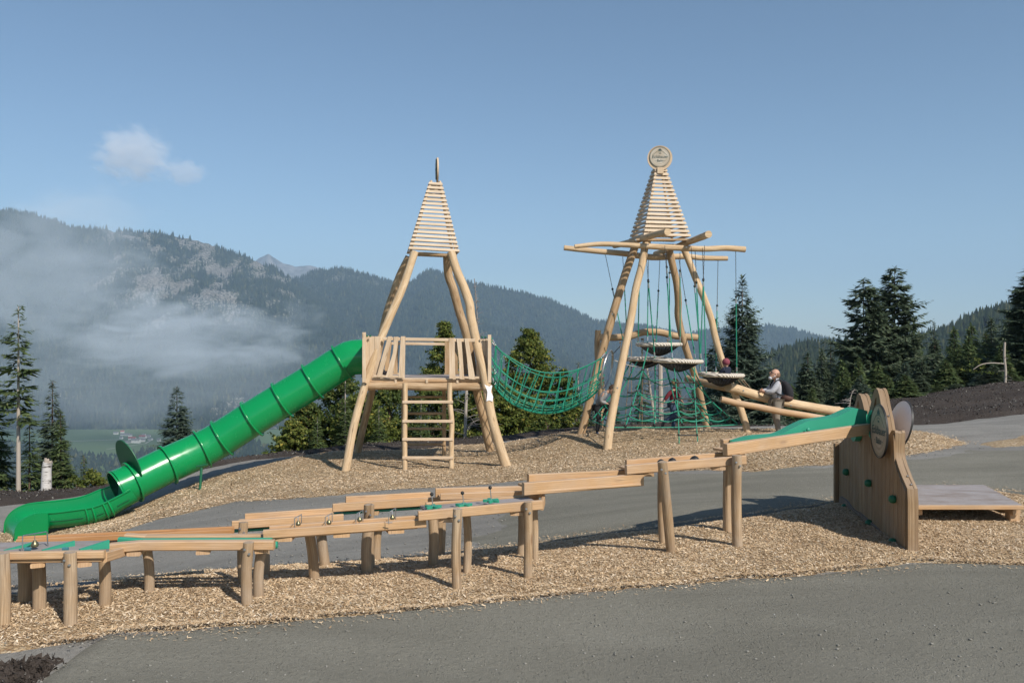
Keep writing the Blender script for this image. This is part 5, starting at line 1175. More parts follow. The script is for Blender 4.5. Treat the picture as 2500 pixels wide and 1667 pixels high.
# black rubber bridge strip behind
LG = thing('slack_rope', 'slack chain sagging below the pair of baskets', 'chain', at(1560, 895, 20.0)); m = MB(); m.tube([at(1500, 880, 20.2), at(1540, 893, 20.2), at(1570, 896, 20.2), at(1600, 886, 20.2)], .011, 6, 16); m.build('chain', M['darksteel'], LG)

# net bridge
NB = thing('net_bridge', 'green rope net tunnel sagging between the slide tower and the steel ring', 'net bridge', at(1330, 1000, 19.6))
zs = np.linspace(0, 1, 25)
topF = [(1199, 824), (1218, 853), (1246, 873), (1287, 897), (1316, 907), (1341, 910), (1370, 909), (1400, 905), (1434, 892.5), (1464, 876), (1481, 859)]
topB = [(1199, 832), (1222, 858), (1260, 888), (1300, 910), (1341, 921), (1380, 918), (1420, 900), (1450, 885), (1484, 866)]
bot = [(1200, 926), (1212, 950), (1234, 974), (1258, 990), (1290, 1003), (1332, 1010), (1376, 1004), (1405, 993), (1440, 972), (1470, 941)]
def cur(pts, n): return smooth_path([Vector((p[0], p[1], 0)) for p in pts], n)
n = 30; cF, cB, cb = cur(topF, n), cur(topB, n), cur(bot, n)
sec = []
for i in range(n + 1):
    s_ = i / n; Df = 18.95 + (19.35 - 18.95) * s_; Db = 20.35 + (20.05 - 20.35) * s_
    a = at(cF[i].x, cF[i].y, Df); c = at(cB[i].x, cB[i].y, Db); b = at(cb[i].x, cb[i].y, (Df + Db) / 2); row = []
    for k in range(13):
        t_ = k / 12; ang = math.pi * t_; w1 = (1 - math.cos(ang)) / 2; dep = math.sin(ang)**.6
        e = a.lerp(c, w1); row.append(Vector((e.x + (b.x - e.x) * dep, e.y, e.z + (b.z - e.z) * dep)))
    sec.append(row)
for k in range(13):
    m = MB(); m.tube([sec[i][k] for i in range(n + 1)], .0145 if k in (0, 12) else .0125, 6); m.build('long_rope', M['rope_green'], NB)
for i in range(2, n - 1, 2):
    m = MB(); row = [p + Vector((.02 * math.sin(i * 1.7 + q), 0, 0)) for q, p in enumerate(sec[i])]; m.tube(row, .0115, 6, 26); m.build('cross_rope', M['rope_green'], NB)
for k in range(0, 13, 2):
    for i0, i1 in ((0, 1), (n, n - 1)):
        p = sec[i0][k]; d = (sec[i1][k] - p).normalized(); m = MB(); m.tube([p + d * .05, p + d * .15], .019, 8); m.sphere(p + d * .19, .022, 8); m.build('ferrule', M['steel'], NB)
RG = thing('steel_ring', 'upright round steel ring holding the right end of the net tunnel', 'ring', at(1482, 948, 19.7))
cr = at(1482, 902, 19.7); m = MB(); ax = Vector((math.sin(math.radians(19)), 1 * math.cos(math.radians(19)), 0)).normalized()
m.tube([cr + ax * (.44 * math.cos(a)) + Vector((.09 * math.sin(a), 0, .435 * math.sin(a))) for a in np.linspace(0, 2 * math.pi, 49)], .024, 10, None, 0, False); m.build('ring', M['steel'], RG)
for a, b in ((at(1493, 868, 19.9), at(1514, 845, 20.0)), (at(1478, 858, 19.5), at(1475, 848, 19.4)), (at(1490, 935, 19.9), at(1500, 955, 19.6))): m = MB(); m.tube([a, b], .009, 6); m.build('tie', M['darksteel'], RG)

# ---------------------------------------------------------------- balance logs on the right
BL = thing('balance_log', 'thick sloping log with a sawn round end that the man leans on', 'log', (6.2, 21, g1(6.2, 21)))
lg([(1777.5, 944), (1810, 953), (1870, 971), (1930, 984), (1989, 994.6), (2040, 1003), (2075, 1010)], 20.25, 21.6, [.115, .112, .105, .11, .115], 'log', BL, 'trunk')
m = MB(); a = at(2042, 998, 21.4); m.tube([a - Vector((0, 0, .4)), a + Vector((0, 0, .06))], .09, 12); m.build('short_post', M['log'], BL)
k = MB()
for px, py in ((1815, 953), (1931, 990), (1967, 994), (2000, 998), (2050, 1010)): bolt(k, at(px, py, 20.3 + (px - 1777) / 300 * 1.2 - .1), .02)
k.build('bolt', M['steel'], BL)['kind'] = 'stuff'
BL2 = thing('balance_log', 'upper sloping log rising left behind the thick log to the rear leg', 'log', (4.8, 21.3, g1(4.8, 21.3)))
lg([(1678, 924), (1707, 932), (1740, 939), (1775, 947)], 22.3, 20.6, .092, 'log_warm', BL2, 'trunk')
BL3 = thing('balance_log', 'thinner lower log sloping in front of the man down to the right', 'log', (6.0, 20, g1(6, 20)))
lg([(1760, 974), (1802, 984), (1850, 993), (1904, 1004), (1960, 1013), (2013, 1022), (2050, 1030)], 19.95, 20.2, [.07, .075, .078, .075, .07], 'larch', BL3, 'trunk')
# ---------------------------------------------------------------- trees
def leafmat(name, stops, rough=.7, trans=.0):
    t = NT(name, rough, .25); g = t.n('NewGeometry'); c = t.ramp(g.outputs['Random Per Island'], stops)
    big = t.noise(t.coord('Object'), .9, 3); c = t.mix(t.math('MULTIPLY', t.ramp(big, [(.4, (0,)*3), (.65, (1,)*3)]), .4), c, stops[0][1])
    m = t.col(c)
    if trans:
        tr_ = t.n('BsdfTranslucent'); t.l(c, tr_.inputs[0]); mx = t.n('MixShader'); mx.inputs[0].default_value = trans; t.l(t.b.outputs[0], mx.inputs[1]); t.l(tr_.outputs[0], mx.inputs[2]); t.l(mx.outputs[0], t.out.inputs[0])
    return m
M['spruce'] = leafmat('spruce_needles', [(0, (.055, .088, .032)), (.5, (.105, .15, .055)), (.85, (.14, .18, .065)), (1, (.17, .18, .08))], .7, .25)
M['spruce_blue'] = leafmat('blue_spruce_needles', [(0, (.046, .074, .052)), (.5, (.09, .13, .09)), (.85, (.12, .155, .11)), (1, (.19, .22, .16))], .7, .25)
M['fir_dark'] = leafmat('dark_fir_needles', [(0, (.045, .07, .042)), (.5, (.082, .115, .066)), (.85, (.14, .175, .10)), (1, (.14, .16, .11))], .7, .2)
M['beech'] = leafmat('beech_leaves', [(0, (.07, .10, .02)), (.4, (.13, .17, .036)), (.75, (.21, .235, .055)), (.93, (.30, .29, .07)), (1, (.42, .32, .06))], .6, .35)
M['beech_dark'] = leafmat('dark_beech_leaves', [(0, (.05, .08, .018)), (.5, (.09, .13, .032)), (.85, (.155, .19, .05)), (1, (.26, .22, .05))], .6, .32)
M['bark'] = plain('bark', (.13, .09, .065), .95); M['bark_pale'] = plain('pale_bark', (.42, .36, .30), .9); M['deadwood'] = plain('dead_twigs', (.27, .24, .22), .95)
def conifer_mesh(H, R, seed, levels=34, per=9, base=.08, droop=.25, gap=.0, step=.085, shape=.9, card=.24, irregular=.25, upturn=.1):
    r = np.random.default_rng(seed); Q = []
    lv = np.linspace(base, .985, levels)
    for li, h in enumerate(lv):
        rad = R * ((1 - h) / (1 - base))**shape * (1 + r.normal(0, irregular * .4)) + .04 * R
        for k in range(int(per * 1.5) if h < .8 else max(7, per)):
            if r.random() < gap: continue
            az = r.random() * 6.283; L = rad * (1 - irregular + 2 * irregular * r.random() * .8) ; z = h * H + r.normal(0, H / levels * .35)
            dr = droop * (1 - h) - .25 * max(0, h - .6)
            o = np.array([math.cos(az), math.sin(az), 0]); s = np.array([-math.sin(az), math.cos(az), 0])
            n = max(3, int(L / (step * (.6 + .4 * (R > 1.5))))); t = (np.arange(n) + .5) / n; t = .12 + .88 * t
            P = o[None] * (L * t)[:, None]; P[:, 2] = z - dr * L * t + upturn * L * t**2.5
            wid = card * (1.15 - t) * (1 + .28 * np.clip(r.normal(size=n), -1.5, 1.5)) * min(1.1, L + .35)
            for sg in (-1, 1):
                dirs = o[None] * (.65 + .2 * r.random((n, 1))) + s[None] * sg * (.75 + .3 * r.random((n, 1))); dirs[:, 2] += -.28 + .22 * r.normal(size=n)
                ln = wid * 1.25; a = P; b = P + dirs * ln[:, None]; wv_ = np.cross(dirs, r.normal(size=(n, 3)) * .35 + np.array([0, 0, 1.0])); wv_ /= np.linalg.norm(wv_, axis=1)[:, None] + 1e-9
                hw = (wid * .24)[:, None]
                m_ = (a + b) / 2
                Q.append(np.stack([a, m_ - wv_ * hw * .8, b, m_ + wv_ * hw * .8], 1))
            tips = P + o[None] * (wid * .9)[:, None]; tips[:, 2] += -.05 * L * r.random(n); w2 = s[None] * (wid * .2)[:, None]; m_ = (P + tips) / 2
            Q.append(np.stack([P, m_ - w2, tips, m_ + w2], 1))
    n = 26; zt = H * (.95 + .055 * r.random(n)); az = r.random(n) * 6.28; l = min(R, 1.2) * (.04 + .10 * r.random(n))
    a = np.stack([np.zeros(n), np.zeros(n), zt], -1); b = a + np.stack([np.cos(az) * l, np.sin(az) * l, l * .9], -1); w_ = np.stack([-np.sin(az), np.cos(az), np.zeros(n)], -1) * (l * .2)[:, None]
    Q.append(np.stack([a, (a + b) / 2 - w_, b, (a + b) / 2 + w_], 1))
    return np.concatenate(Q)
def conifer(name, label, x, y, H, R, seed, mat, group=None, trunk_mat='bark', z=None, lean=0, **kw):
    zz = (g1(x, y) if z is None else z) - .1; T = thing(name, label, 'tree', (x, y, zz), group)
    V = conifer_mesh(H, R, seed, **kw)
    if lean: V[..., 0] += lean * V[..., 2]**1.3 / H**.3
    o = np_mesh('crown', V, None, M[mat]); o.parent = T
    m = MB(); Lt = Vector((x, y, zz)); m.tube([Lt - Vector((0, 0, .3)), Lt + Vector((lean * H * .4, 0, H * .5)), Lt + Vector((lean * H, 0, H))], [.009 * H + .02, .006 * H + .01, .01], 8, 8); m.build('trunk', M[trunk_mat], T)
    return T
def xy(px, D): return ((px - CX) / F * D, D)
def htop(px, ytop, D): x, y = xy(px, D); return CH - (ytop - CY) / F * D - g1(x, y)
def con_px(name, label, px, ytop, D, wpx, seed, mat, **kw):
    x, y = xy(px, D); return conifer(name, label, x, y, htop(px, ytop, D), wpx / F * D, seed, mat, **kw)
def leafy_mesh(H, rx, ry, z0, seed, clumps=260, leaves=70, leaf=.10, topw=.5):
    """leaves set along branches that reach out and up to an uneven crown surface"""
    r = np.random.default_rng(seed); Q = []; nb = int(clumps * .55)
    for c in range(nb):
        h = r.random()**.85; prof = min(1.0, (1.03 - h)**(.35 + .55 * topw) * 1.12) * (1 - .25 * max(0, .2 - h) / .2)
        az = r.random() * 6.28; rr = prof * (1.22 + .35 * (1 - h)) * (.72 + .36 * r.random()) * (1 + .12 * math.sin(az * 3 + seed) + .08 * math.sin(az * 7 + h * 9))
        tip = np.array([math.cos(az) * rx * rr, math.sin(az) * ry * rr, z0 + (H - z0) * h]); root = np.array([0, 0, max(.1, tip[2] - rx * rr * (.45 + .3 * r.random()))])
        n = 5
        for q in range(n):
            t = .42 + .58 * (q + r.random()) / n; C = root + (tip - root) * t + r.normal(0, .05 * rx, 3) * (1.1 - t); C[2] += .06 * rx * math.sin(t * 3)
            cr = (.045 + .075 * (1.25 - t) * (.6 + .8 * r.random())) * (rx + ry) * .5 + .05; k = int(leaves * .34); d = r.normal(size=(k, 3)); d /= np.linalg.norm(d, axis=1)[:, None]
            P = C + d * cr * (r.random((k, 1))**.5) * np.array([1.25, 1.25, .7]) + (tip - root) * .05 * r.normal(size=(k, 1))
            nrm = d * .5 + r.normal(size=(k, 3)) * .5 + np.array([0, 0, .6]); a = np.cross(nrm, r.normal(size=(k, 3))); a /= np.linalg.norm(a, axis=1)[:, None]; b = np.cross(nrm, a); b /= np.linalg.norm(b, axis=1)[:, None]
            s = leaf * .9 * (.4 + 1.0 * r.random((k, 1))**1.5); Q.append(np.stack([P - a * s * .5, P - b * s * .3, P + a * s * .5, P + b * s * .3], 1))
    return np.concatenate(Q)
def leafy(name, label, px, ytop, D, wpx, seed, mat, group=None, z0=.6, **kw):
    x, y = xy(px, D); zz = g1(x, y); H = CH - (ytop - CY) / F * D - zz; R = wpx / F * D
    T = thing(name, label, 'tree' if H > 2.5 else 'bush', (x, y, zz), group)
    o = np_mesh('crown', leafy_mesh(H, R, R * .8, z0, seed, **kw), None, M[mat]); o.parent = T
    m = MB(); L = Vector((x, y, zz)); m.tube([L - Vector((0, 0, .3)), L + Vector((.1, 0, H * .5)), L + Vector((0, 0, H * .9))], [.022 * H, .014 * H, .02], 8, 8, .1)
    r = random.Random(seed)
    for i in range(9):
        a = r.random() * 6.28; h = H * (.15 + .5 * r.random()); s_ = L + Vector((.05, 0, h)); e = s_ + Vector((math.cos(a) * R * .55 * (1 - h / H), math.sin(a) * R * .5 * (1 - h / H), H * .1)); m.tube([s_, (s_ + e) / 2 + Vector((0, 0, -.05)), e], [.009 * H, .006 * H, .01], 6, 5)
    m.build('trunk', M['bark'], T); return T

# left side
con_px('spruce_tree', 'tall ragged spruce with a long bare reddish trunk at the left edge', 45, 740, 25.5, 50, 1, 'spruce', levels=30, per=5, base=.42, gap=.42, irregular=.6, droop=.35, card=.24, trunk_mat='bark_pale', shape=.45)
con_px('spruce_tree', 'drooping spruce cut off by the left edge of the photo', -25, 830, 27, 75, 2, 'spruce', levels=26, per=7, base=.2, gap=.2, droop=.45)
con_px('fir_tree', 'dark broad fir standing behind the white birch stump', 128, 925, 29, 62, 3, 'fir_dark', levels=26, per=9, base=.12, droop=.05, card=.24, shape=.8)
con_px('spruce_tree', 'green young spruce in front of the dark fir, beside the birch stump', 148, 1000, 27, 42, 4, 'spruce', levels=24, per=8)
con_px('spruce_tree', 'low bushy spruce left of the birch stump', 72, 1010, 26.5, 40, 5, 'spruce', levels=22, per=7, gap=.2)
con_px('spruce_tree', 'slender spruce rising behind the middle of the green slide', 432, 938, 42, 125, 6, 'spruce_blue', levels=52, per=8, base=.05, card=.26)
con_px('spruce_tree', 'small spruce right of the birch stump', 205, 1105, 29, 22, 7, 'spruce', levels=18, per=7)
leafy('bush', 'yellow green bush left of the round guard plate of the slide', 225, 1150, 28, 42, 8, 'beech', z0=.1, clumps=70, leaves=60, leaf=.11)
leafy('bush', 'darker low bush right of the birch stump', 180, 1165, 27, 30, 9, 'beech_dark', z0=.1, clumps=50, leaves=60, leaf=.10)
con_px('spruce_tree', 'tiny spruce just above the yellow green bush', 262, 1160, 30, 14, 19, 'spruce_blue', levels=14, per=7)
ST = thing('birch_stump', 'broken white birch stump standing on the soil bank at the left', 'stump', (*xy(114, 25.5), g1(*xy(114, 25.5))))
t = NT('birch_bark', .85, .2); v = t.coord('Object', (1, 1, 4)); t.col(t.ramp(t.noise(v, 3.5, 5, .7), [(.36, (.08, .07, .06)), (.46, (.55, .52, .49)), (1, (.72, .70, .68))])); M['birch'] = t.m
b = at(113, 1197, 25.5); m = MB(); m.tube([b - Vector((0, 0, .3)), at(114, 1150, 25.5), at(117, 1128, 25.5)], [.155, .135, .13], 14, 12, .06); m.build('trunk', M['birch'], ST)
m = MB()
for i in range(9):
    a = i / 9 * 6.28; c = at(117, 1130, 25.5) + Vector((math.cos(a) * .10, math.sin(a) * .10, -.05)); m.prism([(-.035, -.012), (.035, -.012), (.03, .012), (-.03, .012)], c, c + Vector((0, 0, .06 + .12 * random.random() + (.10 if i in (3, 4) else 0))), (math.cos(a), math.sin(a), 0))
m.build('splinters', M['bark_pale'], ST)
# behind the slide tower
mid = [
 ('yellow green beech rising behind the platform of the slide tower', 1085, 795, 31, 92, 21, 'beech', 330, .115, .85),
 ('large yellow green beech behind the rope net tunnel', 1292, 812, 32, 112, 22, 'beech', 420, .12, .72),
 ('dark beech low behind the left leg of the slide tower', 830, 905, 29, 95, 23, 'beech_dark', 300, .12, .5),
 ('broad dark beech leftmost of the trees behind the slide', 750, 985, 28, 68, 24, 'beech_dark', 220, .12, .5),
 ('dark beech seen under the platform of the slide tower', 945, 940, 30, 90, 25, 'beech_dark', 260, .12, .4),
 ('dark leafy tree behind the ladder of the slide tower', 1050, 930, 30, 85, 26, 'beech_dark', 240, .12, .3),
 ('leafy tree filling the gap right of the slide tower', 1175, 935, 30, 80, 27, 'beech_dark', 220, .12, .3),
 ('green leafy tree low below the net tunnel', 1260, 960, 29, 85, 28, 'beech', 230, .12, .3),
 ('wide sunlit beech between the slide and the left tower leg', 885, 965, 28, 80, 38, 'beech', 260, .115, .4),
 ('low sunlit beech below the middle of the green slide', 715, 1030, 27, 45, 39, 'beech', 150, .11, .4),
 ('olive green beech low between the two central tree tops', 1180, 960, 28.5, 70, 40, 'beech', 220, .115, .35),
 ('leafy tree behind the right end of the net tunnel', 1372, 905, 31, 60, 29, 'beech_dark', 200, .12, .5),
]
for lab, px, yt, D, wpx, sd_, mt, cl, lf, tw in mid: leafy('beech_tree', lab, px, yt, D, wpx, sd_, mt, clumps=cl, leaves=75, leaf=lf, topw=tw, z0=.3)
for lab, px, yt, D, wpx, sd_, mt in [('young spruce between the slide and the left leg of the slide tower', 843, 905, 27, 40, 31, 'spruce'), ('small bare-stemmed spruce left of the tower ladder', 925, 985, 26.5, 34, 32, 'spruce'), ('small spruce seen through the tower ladder', 1028, 960, 26.8, 34, 33, 'spruce'),
        ('narrow spruce behind the net tunnel near the steel ring', 1412, 880, 33, 38, 34, 'fir_dark'), ('short spruce at the far left of the trees behind the slide', 775, 1010, 26.5, 34, 35, 'spruce')]:
    con_px('spruce_tree', lab, px, yt, D, wpx, sd_, mt, levels=26, per=7, gap=.15, trunk_mat='bark_pale', card=.17)
leafy('bush', 'bright yellow green bush beside the left leg of the climbing tower', 1400, 985, 27.5, 32, 36, 'beech', z0=.1, clumps=90, leaves=60, leaf=.10)
leafy('bush', 'mixed green bush behind the low end of the net tunnel', 1330, 1020, 27.5, 40, 37, 'beech_dark', z0=.1, clumps=90, leaves=60, leaf=.10)
def pole(lab, pts, D, r, nm='bare_tree', mat='bark_pale', twigs=0, seed=0, tl=.5):
    P = [at(x, y, D) for x, y in pts]; T = thing(nm, lab, 'bare tree', P[0]); m = MB(); m.tube([P[0] - Vector((0, 0, .4))] + P, r, 8, 14, .04); m.build('trunk', M[mat], T)
    R_ = random.Random(seed)
    if twigs:
        m = MB()
        for i in range(twigs):
            t_ = .12 + .85 * R_.random(); k = t_ * (len(P) - 1); j = min(int(k), len(P) - 2); s_ = P[j].lerp(P[j + 1], k - j); a = R_.random() * 6.28; l = tl * (.4 + .8 * R_.random()) * (1.15 - t_)
            e = s_ + Vector((math.cos(a) * l, math.sin(a) * l, l * (.5 if tl > .6 else -.15) * R_.random())); m.tube([s_, (s_ + e) / 2 + Vector((0, 0, .05 * l)), e], [.011, .008, .004], 5)
            for q in range(3):
                s2 = s_.lerp(e, .3 + .25 * q); e2 = s2 + Vector((R_.uniform(-.3, .3), R_.uniform(-.3, .3), R_.uniform(-.1, .3))) * l * .8; m.tube([s2, e2], [.006, .003], 4)
        m.build('branches', M['deadwood'], T)['kind'] = 'stuff'
    return T
pole('thin white bare trunk seen under the right side of the slide tower platform', [(1135, 1078), (1137, 1010), (1139, 950)], 27, [.06, .05, .045], twigs=14, seed=1, tl=1.2)
pole('tall dead grey tree with fine twigs right of the slide tower legs', [(1168, 1070), (1167, 900), (1165, 780), (1158, 680)], 36, [.05, .04, .03, .015], twigs=90, seed=2, mat='deadwood', tl=.62)
pole('straight pale dead trunk behind the climbing net', [(1613, 1036), (1613, 960), (1612, 885)], 26.5, [.085, .08, .065], twigs=26, seed=3, tl=1.3)
pole('thin leaning dead stem behind the climbing net', [(1600, 1034), (1590, 970), (1579, 895)], 27, [.05, .045, .03], twigs=26, seed=4, tl=1.0)
pole('white crooked sapling stake on top of the soil bank at the right', [(2454, 941), (2455, 905), (2452, 870), (2453, 835)], 33, [.04, .05, .045, .04], twigs=8, seed=5, tl=.5)
pole('thin curved sapling behind the left peak of the climbing wall', [(2074, 1000), (2075, 985), (2078, 965), (2086, 950)], 24, [.015, .014, .012, .008], twigs=10, seed=6, tl=.5)
T = thing('bent_branch', 'long bent branch with yellow leaves hanging beside the white stake', 'branch', at(2450, 890, 33)); m = MB(); m.tube([at(2452, 888, 33), at(2420, 886, 33), at(2395, 890, 33), at(2376, 902, 33)], [.025, .022, .018, .01], 6, 12); m.build('stem', M['bark_pale'], T)
V = leafy_mesh(.6, .55, .25, .0, 44, clumps=26, leaves=12, leaf=.09); o = np_mesh('leaves', V, None, M['beech']); o.parent = T; o.location = (at(2385, 915, 33) - at(2450, 890, 33)); o['kind'] = 'stuff'
# behind the climbing tower
con_px('spruce_tree', 'blue green spruce behind the right legs of the climbing tower, behind the hatted child', 1812, 672, 31, 128, 51, 'spruce_blue', levels=42, per=11, base=.04, card=.25, droop=.12, upturn=.22)
con_px('spruce_tree', 'second spruce directly left of the big blue green spruce', 1748, 775, 34, 80, 52, 'spruce_blue', levels=32, per=10, base=.04, card=.24)
con_px('spruce_tree', 'dark low spruce below the round baskets', 1690, 950, 30, 50, 53, 'fir_dark', levels=22, per=9)
con_px('spruce_tree', 'small spruce behind the walking child in red', 1655, 935, 29, 34, 54, 'spruce', levels=22, per=8)
con_px('spruce_tree', 'loose spruce behind the left part of the climbing net', 1568, 850, 34, 46, 55, 'spruce', levels=26, per=6, gap=.3)
con_px('spruce_tree', 'small dark spruce low behind the rear frame post', 1500, 970, 29, 40, 56, 'fir_dark', levels=20, per=8)
con_px('spruce_tree', 'low spruce right behind the left leg of the climbing tower', 1440, 960, 30, 34, 57, 'fir_dark', levels=20, per=8)
con_px('spruce_tree', 'low spreading spruce behind the thick sloping log', 1880, 900, 30, 62, 58, 'spruce_blue', levels=22, per=9, base=.02)
con_px('spruce_tree', 'low spruce left of the lower sloping log', 1790, 930, 28.5, 58, 59, 'spruce_blue', levels=20, per=9, base=.02)
# right: named majors then a shared wood
con_px('fir_tree', 'tall dark fir with open ragged crown, left of the tall pair', 2108, 678, 46, 118, 61, 'fir_dark', levels=30, per=9, base=.08, gap=.2, card=.42, shape=.62, irregular=.5, droop=0, upturn=.15)
con_px('fir_tree', 'tallest dark fir, right one of the tall pair', 2184, 650, 47, 112, 62, 'fir_dark', levels=32, per=9, base=.08, gap=.15, card=.42, shape=.6, irregular=.5, droop=0, upturn=.15)
con_px('fir_tree', 'big dark fir cut off by the right edge of the photo', 2515, 640, 42, 115, 63, 'fir_dark', levels=36, per=10, base=.05, card=.36, shape=.75, irregular=.4)
con_px('fir_tree', 'round dark fir low behind the man with the backpack', 1972, 858, 44, 66, 64, 'fir_dark', levels=24, per=10, base=.04, card=.34)
con_px('spruce_tree', 'narrow dark spruce between the round fir and the tall pair', 2028, 822, 52, 34, 65, 'fir_dark', levels=28, per=8, card=.3)
con_px('spruce_tree', 'sharp dark spruce top just right of the tall pair', 2280, 785, 70, 34, 66, 'fir_dark', levels=28, per=8, card=.4)
# prototypes copied (shared meshes)
protos = []
for i, (mt, sd_) in enumerate((('spruce', 71), ('spruce', 72), ('spruce', 73), ('fir_dark', 74))):
    x, y = xy(2060 + 90 * i, 36 + i); protos.append(None)
rows = []
rr = random.Random(5)
for px in range(1930, 2560, 46): rows.append((px + rr.uniform(-14, 14), rr.uniform(905, 945) - max(0, px - 2250) * .12, rr.uniform(34, 37), rr.uniform(36, 48)))
for px in range(2000, 2560, 50): rows.append((px + rr.uniform(-14, 14), rr.uniform(850, 885) - max(0, px - 2250) * .10, rr.uniform(40, 46), rr.uniform(42, 56)))
for px in range(2060, 2620, 58): rows.append((px + rr.uniform(-14, 14), rr.uniform(800, 835) - max(0, px - 2300) * .14, rr.uniform(50, 60), rr.uniform(40, 52)))
for px in (2230, 2330, 2372, 2420, 2462): rows.append((px, rr.uniform(775, 812) - max(0, px - 2300) * .1, rr.uniform(62, 70), 46))
made = []
ordn = lambda k: ['leftmost', 'second', 'third', 'fourth', 'fifth', 'sixth', 'seventh', 'eighth', 'ninth', 'tenth', 'eleventh', 'twelfth', 'thirteenth', 'fourteenth', 'fifteenth'][k]
cnt = {}
for i, (px, yt, D, wpx) in enumerate(rows):
    x, y = xy(px, D); H = htop(px, yt, D); rw = 'front' if D < 38 else 'second' if D < 48 else 'third' if D < 61 else 'rearmost'
    k = cnt.get(rw, 0); cnt[rw] = k + 1
    lab = ('leftmost spruce in the %s row of the wood behind the soil bank' % rw) if k == 0 else 'spruce in the %s row of the wood behind the soil bank, %s from the left' % (rw, ordn(k))
    if len(made) < 6:
        T = conifer('spruce_tree', lab, x, y, H, wpx / F * D * 1.15, 200 + i, ('spruce', 'spruce', 'fir_dark', 'spruce', 'spruce_blue', 'spruce')[len(made)], group='spruces of the wood behind the soil bank', levels=36, per=9, base=.03, card=.26, irregular=.35, droop=(.25, .1, .35, .2, .3, .05)[len(made)]); made.append((T, H, wpx / F * D))
    else:
        P, H0, R0 = made[rr.randrange(6)]; s = H / H0; sr = wpx / F * D / R0 * rr.uniform(.9, 1.2)
        copy_thing(P, lab, (x, y, g1(x, y) - .1), rr.random() * 6.28, (sr, sr, s))
# ---------------------------------------------------------------- people (skin-modifier bodies baked to meshes)
M['skin'] = plain('skin', (.52, .30, .21), .55); M['hair_brown'] = plain('brown_hair', (.08, .045, .025), .8); M['hair_blond'] = plain('blond_hair', (.33, .22, .12), .8); M['hair_grey'] = plain('thin_hair', (.20, .115, .075), .8)
t = NT('grey_knit', .95, .1); M['knit'] = t.col(t.ramp(t.noise(t.coord(), 60, 3, .8), [(.35, (.26, .26, .28)), (.65, (.52, .52, .55))]))
M['taupe'] = plain('taupe_trousers', (.25, .215, .175), .9); M['blackcloth'] = plain('black_cloth', (.018, .018, .022), .85); M['denim'] = plain('blue_denim', (.06, .09, .15), .9); M['redcloth'] = plain('dark_red_cloth', (.16, .018, .03), .9)
M['greycloth'] = plain('grey_cloth', (.28, .27, .27), .9); M['knit_red'] = plain('red_knit', (.25, .06, .085), .95); M['shoe'] = plain('dark_shoe', (.04, .03, .035), .7); M['blueshoe'] = plain('blue_shoe', (.04, .07, .13), .7); M['navy'] = plain('navy_cloth', (.015, .02, .04), .9); M['leather'] = plain('brown_leather', (.10, .05, .035), .7); M['maskwhite'] = plain('white_mask', (.7, .72, .75), .7)
def skin(name, nodes, edges, mat, parent, root=0, sub=2):
    """nodes: [(Vector, radius or (rx, ry))]"""
    L = worldloc(parent); me = bpy.data.meshes.new('tmp'); me.from_pydata([tuple(Vector(n[0]) - L) for n in nodes], edges, []); o = bpy.data.objects.new('tmp', me); COL.objects.link(o)
    md = o.modifiers.new('Skin', 'SKIN'); md.use_smooth_shade = True; md.branch_smoothing = .4
    if not me.skin_vertices: 
        bm = bmesh.new(); bm.from_mesh(me); bm.verts.layers.skin.verify(); bm.to_mesh(me); bm.free()
    sv = me.skin_vertices[0].data
    for i, n in enumerate(nodes): r = n[1]; sv[i].radius = r if isinstance(r, tuple) else (r, r); sv[i].use_root = (i == root)
    sb = o.modifiers.new('Sub', 'SUBSURF'); sb.levels = sub; sb.render_levels = sub
    bpy.context.view_layer.update(); dg = bpy.context.evaluated_depsgraph_get(); nm = bpy.data.meshes.new_from_object(o.evaluated_get(dg)); bpy.data.objects.remove(o)
    nm.name = name; nm.materials.clear(); nm.materials.append(M[mat]); nm.shade_smooth(); r = bpy.data.objects.new(name, nm); COL.objects.link(r); r.parent = parent; return r
